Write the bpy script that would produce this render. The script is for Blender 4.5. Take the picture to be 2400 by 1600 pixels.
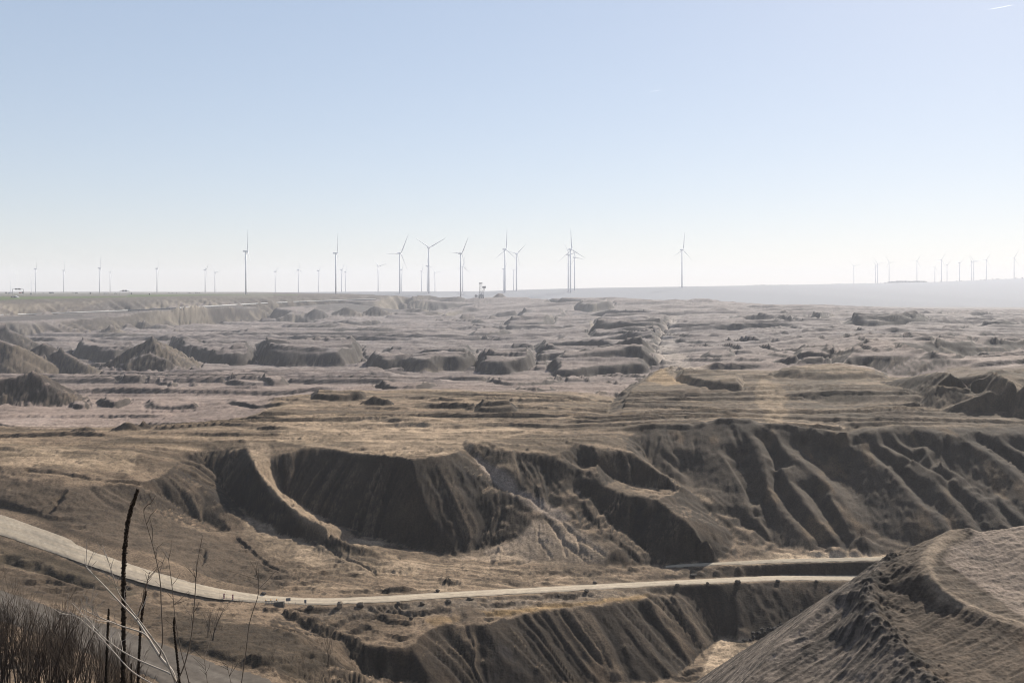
import bpy, math, random
import numpy as np
from mathutils import Vector, Matrix
from mathutils.geometry import delaunay_2d_cdt

# ------------------------------------------------------------------ camera, sky, sun, exposure
SC = bpy.context.scene
for o in list(bpy.data.objects):
    bpy.data.objects.remove(o)
F, U0, V0 = 2333.33, 1200.0, 678.0          # focal length, centre column and eye-level row of a 2400 x 1600 frame
cam_d = bpy.data.cameras.new('camera')
cam = bpy.data.objects.new('camera', cam_d)
SC.collection.objects.link(cam)
cam_d.sensor_width = 36.0
cam_d.lens = 35.0
cam_d.shift_y = -(800.0 - V0) / 2400.0
cam_d.clip_start = 0.1
cam_d.clip_end = 80000.0
cam.location = (0, 0, 0)
cam.rotation_euler = (math.radians(90), 0, 0)
SC.camera = cam

SUN_AZ, SUN_EL = 31.0, 31.0                 # degrees right of the view, above the horizon
world = bpy.data.worlds.new('World')
SC.world = world
world.use_nodes = True
wn = world.node_tree.nodes
bg = wn['Background']
sky = wn.new('ShaderNodeTexSky')
sky.sky_type = 'NISHITA'
sky.sun_disc = False
sky.sun_elevation = math.radians(SUN_EL)
sky.sun_rotation = math.radians(SUN_AZ)
sky.altitude = 100.0
sky.air_density = 1.0
sky.dust_density = 0.3
sky.ozone_density = 3.0
gam = wn.new('ShaderNodeGamma')             # evens the sky out as thin high haze does
gam.inputs[1].default_value = 0.5
world.node_tree.links.new(sky.outputs[0], gam.inputs[0])
tint = wn.new('ShaderNodeVectorMath'); tint.operation = 'MULTIPLY'
tint.inputs[1].default_value = (1.45, 1.44, 1.52)
world.node_tree.links.new(gam.outputs[0], tint.inputs[0])
world.node_tree.links.new(tint.outputs[0], bg.inputs[0])
bg.inputs[1].default_value = 0.104
sun_d = bpy.data.lights.new('sun', 'SUN')
sun = bpy.data.objects.new('sun', sun_d)
SC.collection.objects.link(sun)
sun_d.energy = 5.0
sun_d.angle = math.radians(0.53)
sun_d.color = (1.0, 0.93, 0.82)
_sa, _se = math.radians(SUN_AZ), math.radians(SUN_EL)
sun_dir = Vector((math.sin(_sa) * math.cos(_se), math.cos(_sa) * math.cos(_se), math.sin(_se)))
sun.rotation_euler = sun_dir.to_track_quat('Z', 'Y').to_euler()
sun.location = (300, 300, 900)
SC.view_settings.view_transform = 'Standard'
SC.view_settings.look = 'None'
SC.view_settings.exposure = 0.90
SC.view_settings.gamma = 1.0
SC.view_settings.use_curve_mapping = False
SC.cycles.use_denoising = True
SC.cycles.filter_width = 1.05
SC.cycles.max_bounces = 6
SC.cycles.diffuse_bounces = 3
SC.cycles.volume_bounces = 1
SC.cycles.transparent_max_bounces = 12

HAZE_DENSITY = 0.000078

# ------------------------------------------------------------------ noise
def _hash(ix, iy, seed):
    h = (ix.astype(np.int64) * 374761393 + iy.astype(np.int64) * 668265263 + seed * 974711) & 0x7fffffff
    h = ((h ^ (h >> 13)) * 1274126177) & 0x7fffffff
    h = h ^ (h >> 16)
    return (h & 0xffff).astype(np.float32) / 32767.5 - 1.0

def vnoise(x, y, seed=0):
    """smooth value noise, -1..1"""
    fx, fy = np.floor(x), np.floor(y)
    tx, ty = (x - fx).astype(np.float32), (y - fy).astype(np.float32)
    ix, iy = fx.astype(np.int32), fy.astype(np.int32)
    tx = tx * tx * tx * (tx * (tx * 6 - 15) + 10)
    ty = ty * ty * ty * (ty * (ty * 6 - 15) + 10)
    a = _hash(ix, iy, seed); b = _hash(ix + 1, iy, seed)
    c = _hash(ix, iy + 1, seed); d = _hash(ix + 1, iy + 1, seed)
    return (a + (b - a) * tx) * (1 - ty) + (c + (d - c) * tx) * ty

def fbm(x, y, octs=4, seed=0, gain=0.5):
    s, amp, tot = 0.0, 1.0, 0.0
    for k in range(octs):
        c, sn = math.cos(0.7 * k), math.sin(0.7 * k)
        f = 2.03 ** k
        s = s + amp * vnoise((x * c - y * sn) * f + 17.3 * k, (x * sn + y * c) * f - 9.1 * k, seed + k)
        tot += amp
        amp *= gain
    return s / tot

def sstep(a, b, x):
    t = np.clip((x - a) / (b - a), 0, 1)
    return t * t * (3 - 2 * t)

# ------------------------------------------------------------------ survey of the mine: points along its edges and feet
# every point is (column, row, height) as surveyed from the viewpoint; P() turns it into metres.
def P(u, v, z):
    d = -z * F / (v - V0)
    return ((u - U0) / F * d, d, z)

SURVEY = []                                  # (x, y, z)
def add(pl, step=9.0):
    for (a, b) in zip(pl[:-1], pl[1:]):
        n = max(1, int(max(abs(a[0] - b[0]), abs(a[1] - b[1])) / step))
        for k in range(n):
            t = k / n
            SURVEY.append(P(*[a[i] + (b[i] - a[i]) * t for i in range(3)]))
    SURVEY.append(P(*pl[-1]))

def addw(pts):
    SURVEY.extend(pts)

def at_d(u, v, d):
    return (u, v, -(v - V0) * d / F)

def slope_right(pl, off):                    # the big slope right of the middle
    out = []
    for i, (u, v) in enumerate(pl):
        o = off[i] if isinstance(off, (list, tuple)) else off
        out.append(at_d(u, v, 250.3 / ((v - V0) / F + 0.4176) + o))
    return out

def slope_mid(pl, off):                      # the ravine slope in the middle
    out = []
    for i, (u, v) in enumerate(pl):
        o = off[i] if isinstance(off, (list, tuple)) else off
        out.append(at_d(u, v, 280.2 / ((v - V0) / F + 0.526) + o))
    return out

# haul road edges
ROAD_U = [(-250,1150,-70),(0,1203,-73),(153,1258,-76.5),(306,1306,-80.5),(459,1359,-84.5),(560,1384,-87),(612,1393,-88),(690,1399,-88.6),(765,1401,-89),(900,1395,-90.3),(1030,1387,-91.5),(1259,1375,-94),(1450,1365,-96),(1600,1358,-98),(1830,1347,-100.5),(2002,1347,-101.5),(2300,1350,-103),(2700,1356,-104)]
ROAD_L = [(-250,1192,-72.5),(0,1251,-76),(153,1304,-79.3),(306,1357,-82.8),(459,1395,-86),(560,1408,-88),(612,1411,-88.6),(690,1415,-89),(765,1416,-89.3),(900,1410,-90.5),(1030,1400,-91.6),(1259,1388,-94),(1450,1377,-96),(1600,1368,-98),(1830,1359,-100.5),(2002,1359,-101.5),(2300,1361,-103),(2700,1368,-104)]
add(ROAD_U); add(ROAD_L)
# bank over the left stretch of the road
add([(-250,1132,-68.5),(0,1184,-71.2),(153,1240,-74.9),(306,1287,-78.9),(420,1330,-82.0),(470,1352,-83.8)])
# smooth bank left, its top edge
add([(-250,1070,-63.5),(0,1090,-64.5),(150,1112,-66),(255,1135,-69),(340,1180,-75),(434,1228,-81),(560,1262,-85),(640,1300,-87.5)])
# plateau left
add([(-250,1050,-64),(0,1060,-64.5),(150,1062,-64.7),(300,1058,-64.8)], 20)
add([(-250,1018,-63.5),(0,1022,-64),(200,1020,-64),(400,1012,-64),(560,1004,-64)], 20)
add([(46,1095,-65.0),(153,1110,-66.3),(255,1123,-67.4),(352,1149,-72)])
# rim of the cut
add([(300,1036,-64.3),(363,1038,-64.5),(421,1036,-64.5),(474,1032,-64.5),(528,1026,-64.3),(570,1033,-64.5),(600,1033,-64.5),(627,1037,-64.5),(719,1043,-64.6),(800,1053,-64.6),(880,1064,-64.5),(964,1074,-64.5),(1010,1068,-64.3),(1064,1060,-64.5)], 7)
# debris slope left of the cut
add([(365,1060,-66),(421,1072,-68),(477,1090,-71)])
add([(477,1060,-67.4),(477,1090,-71.5),(508,1118,-75.5),(531,1156,-80),(569,1190,-83.5),(600,1215,-84.8),(627,1237,-85.7),(689,1256,-86.8),(750,1267,-87.2),(800,1275,-87.6),(846,1284,-88.2)], 7)
add([(365,1123,-70.5),(434,1149,-75),(474,1184,-79.5),(510,1215,-83),(548,1246,-85.7)])
add([(375,1165,-76),(434,1200,-80.8),(470,1222,-83.8),(520,1250,-86.5)])
add([(400,1095,-68.5),(450,1115,-72),(500,1160,-77.2),(540,1200,-81.8),(570,1222,-84)])
# ramp ridge and the strip behind it
add([(572,1036,-64.8),(597,1092,-68.3),(620,1122,-72),(650,1157,-76),(700,1199,-79.5),(750,1228,-81.8),(800,1252,-83.6),(840,1270,-86),(876,1284,-88.5)], 7)
add([(618,1060,-66.6),(631,1096,-70.3),(646,1134,-76.6),(673,1161,-80.2),(727,1199,-84.4),(800,1235,-88.2),(860,1253,-90.2),(915,1268,-91.8),(975,1284,-93),(1033,1299,-93.8)], 7)
# right face of the cut: corner ridge, foot, flank
add([(964,1074,-64.5),(985,1150,-74.5),(1010,1225,-84),(1033,1299,-93.7)], 7)
add([(1033,1299,-93.4),(1083,1292,-92.6),(1148,1288,-91.6),(1202,1261,-89.0)], 7)
add([(1064,1060,-64.5),(1117,1099,-71),(1160,1128,-74.8),(1208,1160,-78.3),(1239,1205,-83.0),(1202,1261,-89.0)], 7)
# apron in front of the cut
add([(560,1330,-87.3),(700,1330,-88),(850,1330,-89.3),(1000,1340,-91),(1200,1335,-92.9),(1400,1338,-94.4),(1560,1338,-96)], 25)
add([(700,1290,-87.6),(800,1300,-88.6),(900,1310,-90.2)], 25)
# mid ravine slope
add(slope_mid([(1081,1044),(1114,1070),(1157,1113),(1203,1144),(1244,1159),(1280,1190)], [2,1,-1,-3,-3.5,-3]), 7)
add(slope_mid([(1091,1034),(1147,1039),(1208,1059),(1254,1088),(1305,1113),(1343,1133),(1379,1162),(1407,1208)], [0,0,0,0,0.5,1,1,0]), 7)
add(slope_mid([(1109,1059),(1152,1082),(1193,1103),(1221,1133)], [0.5,-1.5,-3,-3.5]), 7)
add(slope_mid([(1218,1110),(1267,1141),(1295,1166)], [-2.5,-2.5,-2.5]), 7)
add(slope_mid([(1244,1123),(1280,1146),(1320,1176),(1354,1181)], [-1.5,-2.5,-3,-2.5]), 7)
add(slope_mid([(1356,1174),(1412,1218),(1443,1240),(1484,1266),(1560,1309)], [-2.5,-3,-3,-2.5,-0.5]), 7)
for row in ([(1262,1200),(1290,1200),(1325,1205)], [(1248,1222),(1300,1226),(1352,1232)], [(1236,1248),(1290,1254),(1345,1258),(1395,1262)], [(1220,1274),(1290,1282),(1370,1288),(1440,1294)], [(1170,1294),(1250,1302),(1330,1306),(1420,1310)]):
    add([at_d(u, v, 227.2 / ((v - V0) / F + 0.393)) for u, v in row], 9)
add([(1366,1118,-73.3),(1433,1144,-76.2),(1494,1164,-78.2),(1524,1163,-78.2)], 6)
add(slope_mid([(1382,1166),(1412,1207),(1448,1243),(1496,1272),(1562,1315)], [-2.5,-2.5,-2,-1,0]), 7)
add(slope_mid([(1524,1166),(1545,1200),(1573,1261),(1578,1310)], [-5,-6,-5.5,-3]), 7)
add(slope_mid([(1535,1164),(1586,1205),(1650,1246),(1669,1258),(1707,1299)], [-6,-9,-10,-10,-4]), 7)
add([(1366,1098,-72.3),(1402,1103,-73.2),(1448,1126,-76.6),(1509,1139,-78.8),(1560,1146,-79.4),(1596,1150,-79.4)], 6)
add([(1389,1044,-64.6),(1402,1064,-66.7),(1399,1092,-70.5)], 6)
add([(1389,1044,-64.6),(1420,1025,-63.7),(1458,1011,-63.4)], 6)
add([(1458,1011,-63.4),(1473,1049,-66.6),(1509,1080,-69.8),(1535,1103,-72.6),(1575,1123,-75.6),(1600,1139,-77.8)], 6)
add([(1100,1025,-64.2),(1200,1030,-64.4),(1300,1035,-64.6),(1389,1040,-64.5)], 12)
add(slope_mid([(1260,1058),(1320,1080),(1366,1098)], [-1,-2,0]), 10)
# foot of the middle and right slopes
add([(1083,1298,-92.9),(1200,1304,-92.6),(1300,1317,-93.2),(1400,1321,-94.0),(1500,1322,-95.0),(1577,1318,-95.7),(1640,1306,-95.6),(1760,1300,-96),(1840,1291,-96),(1905,1288,-96),(1975,1286,-96.2),(2040,1295,-97),(2100,1300,-97.4),(2400,1290,-98),(2700,1290,-98)], 9)
# crest of the right slope, spurs and the gaps between them
add([(1458,1008,-63.0),(1540,1000,-62.2),(1631,992,-61.7),(1692,985,-61.3),(1758,984,-61.2),(1830,1000,-61.8),(1929,1010,-62.3),(1983,1012,-62.3),(2060,1008,-62.2),(2200,998,-61.8),(2400,998,-61.8),(2700,1000,-61.8)], 9)
SPURS = [
 ([(1496,1019),(1520,1060),(1545,1095),(1580,1118),(1600,1136)], -1),
 ([(1545,1019),(1563,1062),(1591,1093),(1600,1134)], -3),
 ([(1605,1143),(1651,1179),(1702,1218),(1753,1258),(1799,1286)], -4),
 ([(1615,1006),(1638,1036),(1689,1103),(1720,1154),(1743,1205),(1789,1266)], -3),
 ([(1656,996),(1666,1036),(1710,1087),(1753,1151),(1778,1205),(1817,1281)], -4),
 ([(1687,985),(1733,1003),(1773,1034),(1791,1070),(1796,1113),(1804,1159),(1842,1205),(1906,1280)], -5.2),
 ([(1804,1070),(1842,1118),(1880,1164),(1911,1207),(1944,1248),(1970,1279)], -5.2),
 ([(1758,986),(1817,1016),(1845,1057),(1893,1093),(1931,1123),(1957,1146),(1990,1190),(2000,1240)], -5.2),
 ([(1944,1156),(1965,1197),(1993,1258)], -5.2),
 ([(1914,1012),(1983,1044),(2028,1062),(2059,1087),(2097,1113),(2125,1154),(2161,1190),(2199,1212),(2235,1260)], -5.2),
 ([(1939,1020),(2033,1036),(2077,1057),(2110,1087),(2161,1118),(2199,1138),(2250,1199),(2290,1262)], -5.2),
 ([(1983,1022),(2040,1035),(2109,1057),(2166,1088),(2231,1126),(2319,1184),(2357,1233),(2390,1270)], -5.2),
 ([(2074,1023),(2109,1034),(2155,1046),(2250,1107),(2327,1157),(2400,1226)], -5.2),
 ([(2166,1010),(2227,1023),(2281,1042),(2365,1096),(2400,1130),(2470,1220)], -5.2),
 ([(2258,1006),(2327,1023),(2400,1065),(2500,1140),(2600,1220)], -5.2),
 ([(2380,1010),(2460,1050),(2560,1120),(2680,1200)], -5.2)]
for si, (pl, off) in enumerate(SPURS):
    n = len(pl)
    offs = [off * (0.35 + 0.65 * math.sin(math.pi * min(1.0, 0.25 + 0.75 * i / (n - 1)))) for i in range(n)]
    add(slope_right(pl, offs), 8)
    gw = 24 if si < 9 else 13
    gap = [(u + gw, v - (2 if si < 9 else 6)) for u, v in pl]
    add(slope_right(gap[2:], [(3.0 if si < 9 else 1.5) * math.sin(math.pi * min(0.92, (i + 2) / (n - 1))) for i in range(n - 2)]), 10)
    if si < 9:
        flank = [(u - 12, v + 4) for u, v in pl]
        add(slope_right(flank[1:-1], [0.72 * q for q in offs[1:-1]]), 12)
# the shaded hollow behind the fifth spur
add(slope_right([(1880,1030),(1940,1060),(1985,1120),(2030,1180),(2050,1240)], [2,3.5,3.5,3,2]), 10)
# track over the road at the right, its bank
add([(1577,1324,-96),(1600,1322,-96),(1830,1310,-97),(2075,1305,-97.4),(2400,1300,-98.2),(2700,1300,-98.2)], 9)
add([(1577,1334,-96.6),(1600,1332,-96.6),(1830,1322,-97.6),(2050,1318,-98.2),(2400,1312,-99),(2700,1312,-99)], 9)
add([(1600,1354,-97.9),(1830,1343,-100.2),(2050,1342,-101)], 9)
# plateau in the middle
add([(560,1004,-64),(700,985,-64),(1000,1000,-64),(1300,1010,-64),(1400,1000,-64.1)], 20)
add([(640,965,-64),(800,950,-64),(1000,950,-63.6),(1300,965,-63.6),(1420,985,-64)], 20)
add([(560,996,-64.5),(730,925,-64.3),(850,918,-64),(1130,927,-64),(1430,943,-64.6)], 12)
# right plateau
add([(1553,864,-60.0),(1520,885,-60.7),(1480,911,-61.5),(1466,935,-62.5),(1456,979,-63.5),(1458,1008,-63.2)], 7)
add([(1440,938,-69),(1425,962,-66.5),(1405,992,-64.4)], 9)
add([(1530,878,-71),(1470,908,-70.5),(1448,930,-69.5)], 9)
add([(1600,960,-63.0),(1760,960,-62.5),(1900,985,-62.5),(2100,985,-62.5),(2400,985,-62.3),(2700,985,-62.3)], 15)
add([(1560,900,-61.0),(1700,925,-61.7),(1850,952,-61.8),(2050,960,-62.0),(2170,962,-62.0),(2300,982,-62.3)], 15)
add([(1850,917,-57.9),(1910,921,-57.9),(2000,926,-57.9),(2130,930,-57.9),(2165,928,-57.5)], 7)
add([(1845,932,-61.5),(1872,934,-61.5),(1920,942,-61.5),(2050,948,-61.5),(2170,951,-61.5)], 7)
add([(1600,872,-59.5),(1700,885,-59.5),(1800,893,-58.5),(2000,896,-58.1),(2150,896,-58.1)], 12)
add([(1780,905,-59.0),(1815,925,-61.3)], 9)
# hills at the right edge
add([(2152,948,-61.5),(2183,906,-51),(2229,869,-44),(2285,873,-44),(2323,874,-44),(2361,887,-45),(2400,900,-46),(2700,930,-48)], 7)
add([(2160,952,-61.8),(2230,951,-61.7),(2285,950,-61.5)], 9)
add([(2285,949,-61.5),(2305,928,-53),(2325,912,-50),(2361,914,-50),(2400,920,-50),(2700,940,-51)], 7)
add([(2240,900,-50.5),(2290,920,-53.5),(2330,905,-49.6)], 9)
add([(2300,975,-62.0),(2318,958,-59.5),(2336,951,-58.5),(2370,962,-59.5),(2400,955,-58.5),(2700,960,-59.5)], 9)
add([(2190,862,-60.5),(2260,845,-52),(2400,855,-50),(2700,870,-50)], 12)
# far terrain at the right: the smooth heap, then the floor up to its far edge
add([(1960,850,-52),(2000,825,-47),(2040,803,-43),(2090,806,-43.3),(2130,813,-44.3),(2200,836,-47.2),(2290,850,-49.5)], 8)
add([(1900,872,-60),(1960,873,-60.5),(2050,881,-61),(2120,885,-60.5),(2180,897,-60)], 9)
add([(1560,862,-60),(1700,868,-60),(1850,872,-60)], 15)
add([(1560,840,-66),(1700,842,-62),(1850,845,-58),(1950,838,-53)], 15)
add([(1560,800,-66),(1700,800,-61),(1850,800,-57),(2000,788,-50)], 15)
add([(1570,770,-63),(1700,768,-59),(1900,768,-55),(2100,775,-50),(2250,790,-50),(2400,800,-50),(2700,815,-50)], 15)
add([(1350,712,-43.7),(1420,706,-38),(1500,703,-34),(1570,704,-35),(1640,706,-36),(1760,714,-43.5),(1830,718,-48),(1880,727,-56),(2000,731,-57),(2100,735,-58),(2250,741,-61),(2400,747,-63),(2700,760,-66)], 12)
add([(1400,730,-56),(1560,735,-54),(1700,740,-53),(1900,749,-55),(2100,756,-56),(2400,770,-57),(2700,780,-58)], 15)
# floor, left and middle
add([(-250,1000,-71),(0,998,-71),(300,996,-71),(520,992,-71)], 15)
add([(-250,960,-73),(0,955,-73),(300,950,-73),(600,935,-73),(720,915,-73)], 15)
add([(170,900,-76),(500,890,-76),(800,890,-76),(1100,895,-76),(1400,900,-76)], 15)
add([(100,880,-78),(400,865,-79),(600,862,-79),(870,875,-78),(1120,880,-77),(1300,889,-76),(1500,882,-76)], 15)
add([(100,845,-80),(400,830,-80),(800,805,-80),(1100,805,-80),(1300,810,-78),(1540,820,-72)], 15)
add([(100,800,-82),(400,790,-82),(800,775,-82),(1100,775,-82),(1300,775,-80),(1540,770,-70)], 15)
add([(700,760,-84),(900,758,-84),(1100,755,-84),(1300,748,-80),(1500,745,-66)], 15)
add([(1000,735,-86),(1200,730,-84),(1350,728,-72)], 15)
# left wall of the pit: foot, bench, rim
add([(-250,800,-81),(0,790,-82),(160,787,-82.5),(300,777,-83),(430,766,-83),(600,757,-84),(700,747,-84.5),(900,743,-85.5),(960,737,-86),(1060,722,-86)], 10)
add([at_d(-250,764,1550),at_d(0,754,1742),at_d(160,747,1870),at_d(300,740,2060),at_d(600,721,2535),at_d(900,704,3200),at_d(1000,701,3420)], 10)
add([at_d(-250,752,1660),at_d(0,742,1880),at_d(300,728,2250),at_d(600,711,2700),at_d(900,700,3350),at_d(1000,698,3500)], 10)
add([at_d(-250,718,1740),at_d(0,711,1960),at_d(250,704,2250),at_d(400,698,2470),at_d(600,692,2800),at_d(800,690.5,3130),at_d(1000,689.5,3450),at_d(1080,690,3560)], 10)
add([at_d(-250,708,1790),at_d(0,703,2010),at_d(250,697.5,2300),at_d(400,694,2520),at_d(600,690.8,2900),at_d(800,690,3230)], 12)
add([at_d(-250,697,2500),at_d(0,693,2700),at_d(300,691,2900),at_d(600,689.5,3300),at_d(900,688.5,3600)], 30)
add([at_d(-250,688,4200),at_d(300,687,4400),at_d(700,685,4600),at_d(1000,684,4600)], 50)
# far side: tan slope in the middle, the drop, the hazy slope, the plain
add([at_d(1090,697,3560),at_d(1190,697,3540),at_d(1300,697,3500),at_d(1400,699,3450)], 12)
add([at_d(1060,712,3480),at_d(1190,712,3430),at_d(1300,711,3400),at_d(1380,710,3370)], 12)
add([at_d(1100,696,3640),at_d(1300,696,3600),at_d(1420,699,3560)], 20)
def far(u, v, d):
    return ((u - U0) / F * d, d, -(v - V0) * d / F)
for u in (1130, 1250, 1400, 1600, 1800, 2000, 2200, 2400, 2700):
    addw([((u - U0) / F * 3800, 3800, -70.0), ((u - U0) / F * 4400, 4400, -85.0)])
for u, v in ((700,684.5),(900,683),(1130,682.5),(1250,678),(1400,674.5),(1600,671.5),(1800,668.5),(2000,664.5),(2200,660.5),(2400,652),(2700,645)):
    dr = float(np.interp(u, [700, 1700, 2000, 2400], [5600, 5800, 8500, 10500]))
    addw([far(u, v, dr), far(u, v + 0.2, dr + 900)])
    addw([((u - U0) / F * 14500, 14500, -(v - V0) * dr / F - 30)])
for u in (-250, 0, 300, 600):
    addw([((u - U0) / F * 6500, 6500, -22.0), ((u - U0) / F * 14500, 14500, -28.0)])
# ground between the road and the lower track, and that track
PATH_U = [(-150,1352,-79),(0,1380,-79.5),(96,1413,-80),(230,1455,-80.5),(356,1497,-81),(459,1535,-81.5),(650,1600,-82.5),(760,1650,-83)]
PATH_L = [(-150,1420,-80),(0,1450,-80.5),(96,1485,-81),(230,1540,-81.5),(356,1590,-82),(459,1640,-82.5),(600,1700,-83)]
add(PATH_U); add(PATH_L)
add([(-150,1240,-76.8),(0,1275,-77.5),(100,1316,-79.8),(172,1338,-80.8),(275,1372,-83)], 9)
add([(-150,1290,-78.2),(0,1310,-78.6),(115,1345,-79.8),(207,1382,-81),(300,1410,-82)], 12)
add([(330,1400,-84),(430,1430,-84.3),(560,1440,-86),(640,1440,-87.8)], 12)
add([(400,1490,-79.8),(480,1510,-80.3),(560,1535,-81),(640,1565,-82)], 9)
add([(620,1470,-85),(700,1500,-86),(760,1530,-87),(800,1560,-88.5)], 12)
# shoulder below the road
add([(700,1440,-89.6),(850,1440,-91),(1030,1425,-92.2),(1259,1408,-94.3),(1450,1396,-96.6)], 15)
add([(830,1490,-92),(900,1470,-92.2),(960,1460,-92.4)], 12)
add([(806,1510,-92.8),(850,1513,-93),(896,1517,-93.3),(940,1520,-93.8),(966,1512,-93.9),(990,1482,-93.2),(1022,1467,-93),(1083,1463,-93.5),(1140,1463,-94),(1175,1448,-94.3),(1232,1437,-95),(1297,1428,-95.5),(1400,1418,-96.5),(1519,1405,-98),(1527,1391,-98.4),(1600,1381,-99.4),(1700,1379,-100.4),(1850,1378,-102),(1944,1380,-103),(2400,1390,-105),(2700,1395,-106)], 7)
add([(806,1512,-93),(819,1545,-95),(845,1590,-97.5)], 7)
add([(822,1548,-96.5),(860,1600,-100.3),(900,1600,-100.6),(960,1590,-100.4)], 9)
add([(966,1516,-94),(985,1560,-97.3),(1018,1605,-101)], 7)
add([(1083,1467,-94.3),(1110,1520,-98.5),(1100,1600,-103)], 9)
add([(1140,1467,-94.5),(1180,1530,-99),(1240,1600,-106)], 9)
add([(1300,1600,-107.5),(1450,1600,-110.8),(1570,1600,-112)], 12)
add([(1570,1602,-112),(1600,1570,-112),(1640,1530,-112),(1676,1493,-112),(1720,1496,-112),(1768,1503,-112),(1900,1480,-112.5),(2100,1470,-113)], 9)
add([(1600,1409,-101),(1638,1444,-106),(1680,1488,-111.6)], 7)
add([(1620,1602,-112),(1700,1600,-112),(1900,1600,-112)], 20)
# ground falling away in front of the viewpoint
for x in (-400, -200, -120, -60, -25, 0, 25, 60, 120, 200, 400):
    for y, z in ((-60, -1.4), (-10, -1.5), (0.0, -1.7), (3, -2.2), (12, -6.0), (40, -18.4), (90, -40.5), (140, -62)):
        SURVEY.append((x, y, z - 0.004 * abs(x) * (y > 2)))
for x in (-130, -80, -50, -36, -27, -21, -16):
    for y, z in ((30, -12.3), (45, -17.9), (60, -24.6), (75, -31.4)):
        if abs(x) > 0.36 * y:
            SURVEY.insert(0, (x, y, z))
for x in (-300, -200, -140, -100, -70, -40):
    SURVEY.append((x, 178, -79.5))
for x in (-10, 20, 50, 80, 120, 200, 300):
    SURVEY.append((x, 200, -88)); SURVEY.append((x, 245, -111.5))
SURVEY.append((-45, 190, -84.0)); SURVEY.append((-30, 225, -97))

# ------------------------------------------------------------------ polar height field around the viewpoint
AZ = np.concatenate([np.linspace(-58, -32, 14), np.linspace(-31.2, 31.2, 1000), np.linspace(32, 58, 14)])
AZ = np.radians(AZ)
RR = np.concatenate([np.geomspace(1.0, 150, 110)[:-1], np.geomspace(150, 600, 500)[:-1],
                     np.geomspace(600, 4500, 500)[:-1], np.geomspace(4500, 14400, 70)])
NA, NR = len(AZ), len(RR)
GR, GA = np.meshgrid(RR, AZ, indexing='ij')
GX, GY = GR * np.sin(GA), GR * np.cos(GA)
LOGR = np.log(RR)

def grid_index(x, y):
    """fractional row / column of world points"""
    r = np.hypot(x, y)
    a = np.arctan2(x, y)
    fi = np.interp(np.log(np.maximum(r, 1.0)), LOGR, np.arange(NR))
    fj = np.interp(a, AZ, np.arange(NA))
    return fi, fj

def sample(H, x, y):
    fi, fj = grid_index(np.asarray(x, float), np.asarray(y, float))
    i = np.clip(fi.astype(int), 0, NR - 2); j = np.clip(fj.astype(int), 0, NA - 2)
    a, b = fi - i, fj - j
    return (H[i, j] * (1 - a) + H[i + 1, j] * a) * (1 - b) + (H[i, j + 1] * (1 - a) + H[i + 1, j + 1] * a) * b

def build_tin():
    keep, cells = [], {}
    for (x, y, z) in SURVEY:
        d = math.hypot(x, y)
        s = 0.4 + 0.0022 * d
        lv = int(math.log2(s) * 2 + 10)
        sq = 2 ** ((lv - 10) / 2)
        ok = True
        k0, k1 = int(math.floor(x / sq)), int(math.floor(y / sq))
        for l2 in (lv - 1, lv, lv + 1):
            s2 = 2 ** ((l2 - 10) / 2)
            c0, c1 = int(math.floor(x / s2)), int(math.floor(y / s2))
            for a in (-1, 0, 1):
                for b in (-1, 0, 1):
                    for q in cells.get((l2, c0 + a, c1 + b), ()):
                        if (q[0] - x) ** 2 + (q[1] - y) ** 2 < (0.55 * s) ** 2:
                            ok = False
        if ok:
            cells.setdefault((lv, k0, k1), []).append((x, y))
            keep.append((x, y, z))
    for x, y, z in ((-15500, -200, -30), (15500, -200, -30), (-15500, 15500, -30), (15500, 15500, 20), (-3000, -200, -30), (3000, -200, -60)):
        keep.append((x, y, z))
    vs, es, fs, ov, oe, of = delaunay_2d_cdt([Vector((p[0], p[1])) for p in keep], [], [], 0, 1e-6)
    zz = np.array([keep[o[0]][2] if o else 0.0 for o in ov])
    xy = np.array([(v.x, v.y) for v in vs])
    H = np.full((NR, NA), -60.0)
    for f in fs:
        if len(f) != 3:
            continue
        p = xy[list(f)]; z = zz[list(f)]
        det = (p[1, 1] - p[2, 1]) * (p[0, 0] - p[2, 0]) + (p[2, 0] - p[1, 0]) * (p[0, 1] - p[2, 1])
        if abs(det) < 1e-9:
            continue
        if p[:, 1].min() < 1.0:
            j0, j1, rmin = 0, NA, 0.0
        else:
            a = np.arctan2(p[:, 0], p[:, 1])
            j0, j1 = np.searchsorted(AZ, a.min() - 1e-6), np.searchsorted(AZ, a.max() + 1e-6)
            if j1 <= j0:
                continue
            rmin = 1e9
            for k in range(3):
                A, B = p[k], p[(k + 1) % 3]
                t = np.clip(-np.dot(A, B - A) / max(1e-12, np.dot(B - A, B - A)), 0, 1)
                rmin = min(rmin, float(np.hypot(*(A + t * (B - A)))))
        rmax = np.hypot(p[:, 0], p[:, 1]).max()
        i0, i1 = np.searchsorted(RR, rmin * (1 - 1e-9)), np.searchsorted(RR, rmax * (1 + 1e-9))
        if i1 <= i0:
            continue
        X, Y = GX[i0:i1, j0:j1], GY[i0:i1, j0:j1]
        l0 = ((p[1, 1] - p[2, 1]) * (X - p[2, 0]) + (p[2, 0] - p[1, 0]) * (Y - p[2, 1])) / det
        l1 = ((p[2, 1] - p[0, 1]) * (X - p[2, 0]) + (p[0, 0] - p[2, 0]) * (Y - p[2, 1])) / det
        l2 = 1 - l0 - l1
        m = (l0 >= -1e-7) & (l1 >= -1e-7) & (l2 >= -1e-7)
        if m.any():
            H[i0:i1, j0:j1][m] = (l0 * z[0] + l1 * z[1] + l2 * z[2])[m]
    return H

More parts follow.
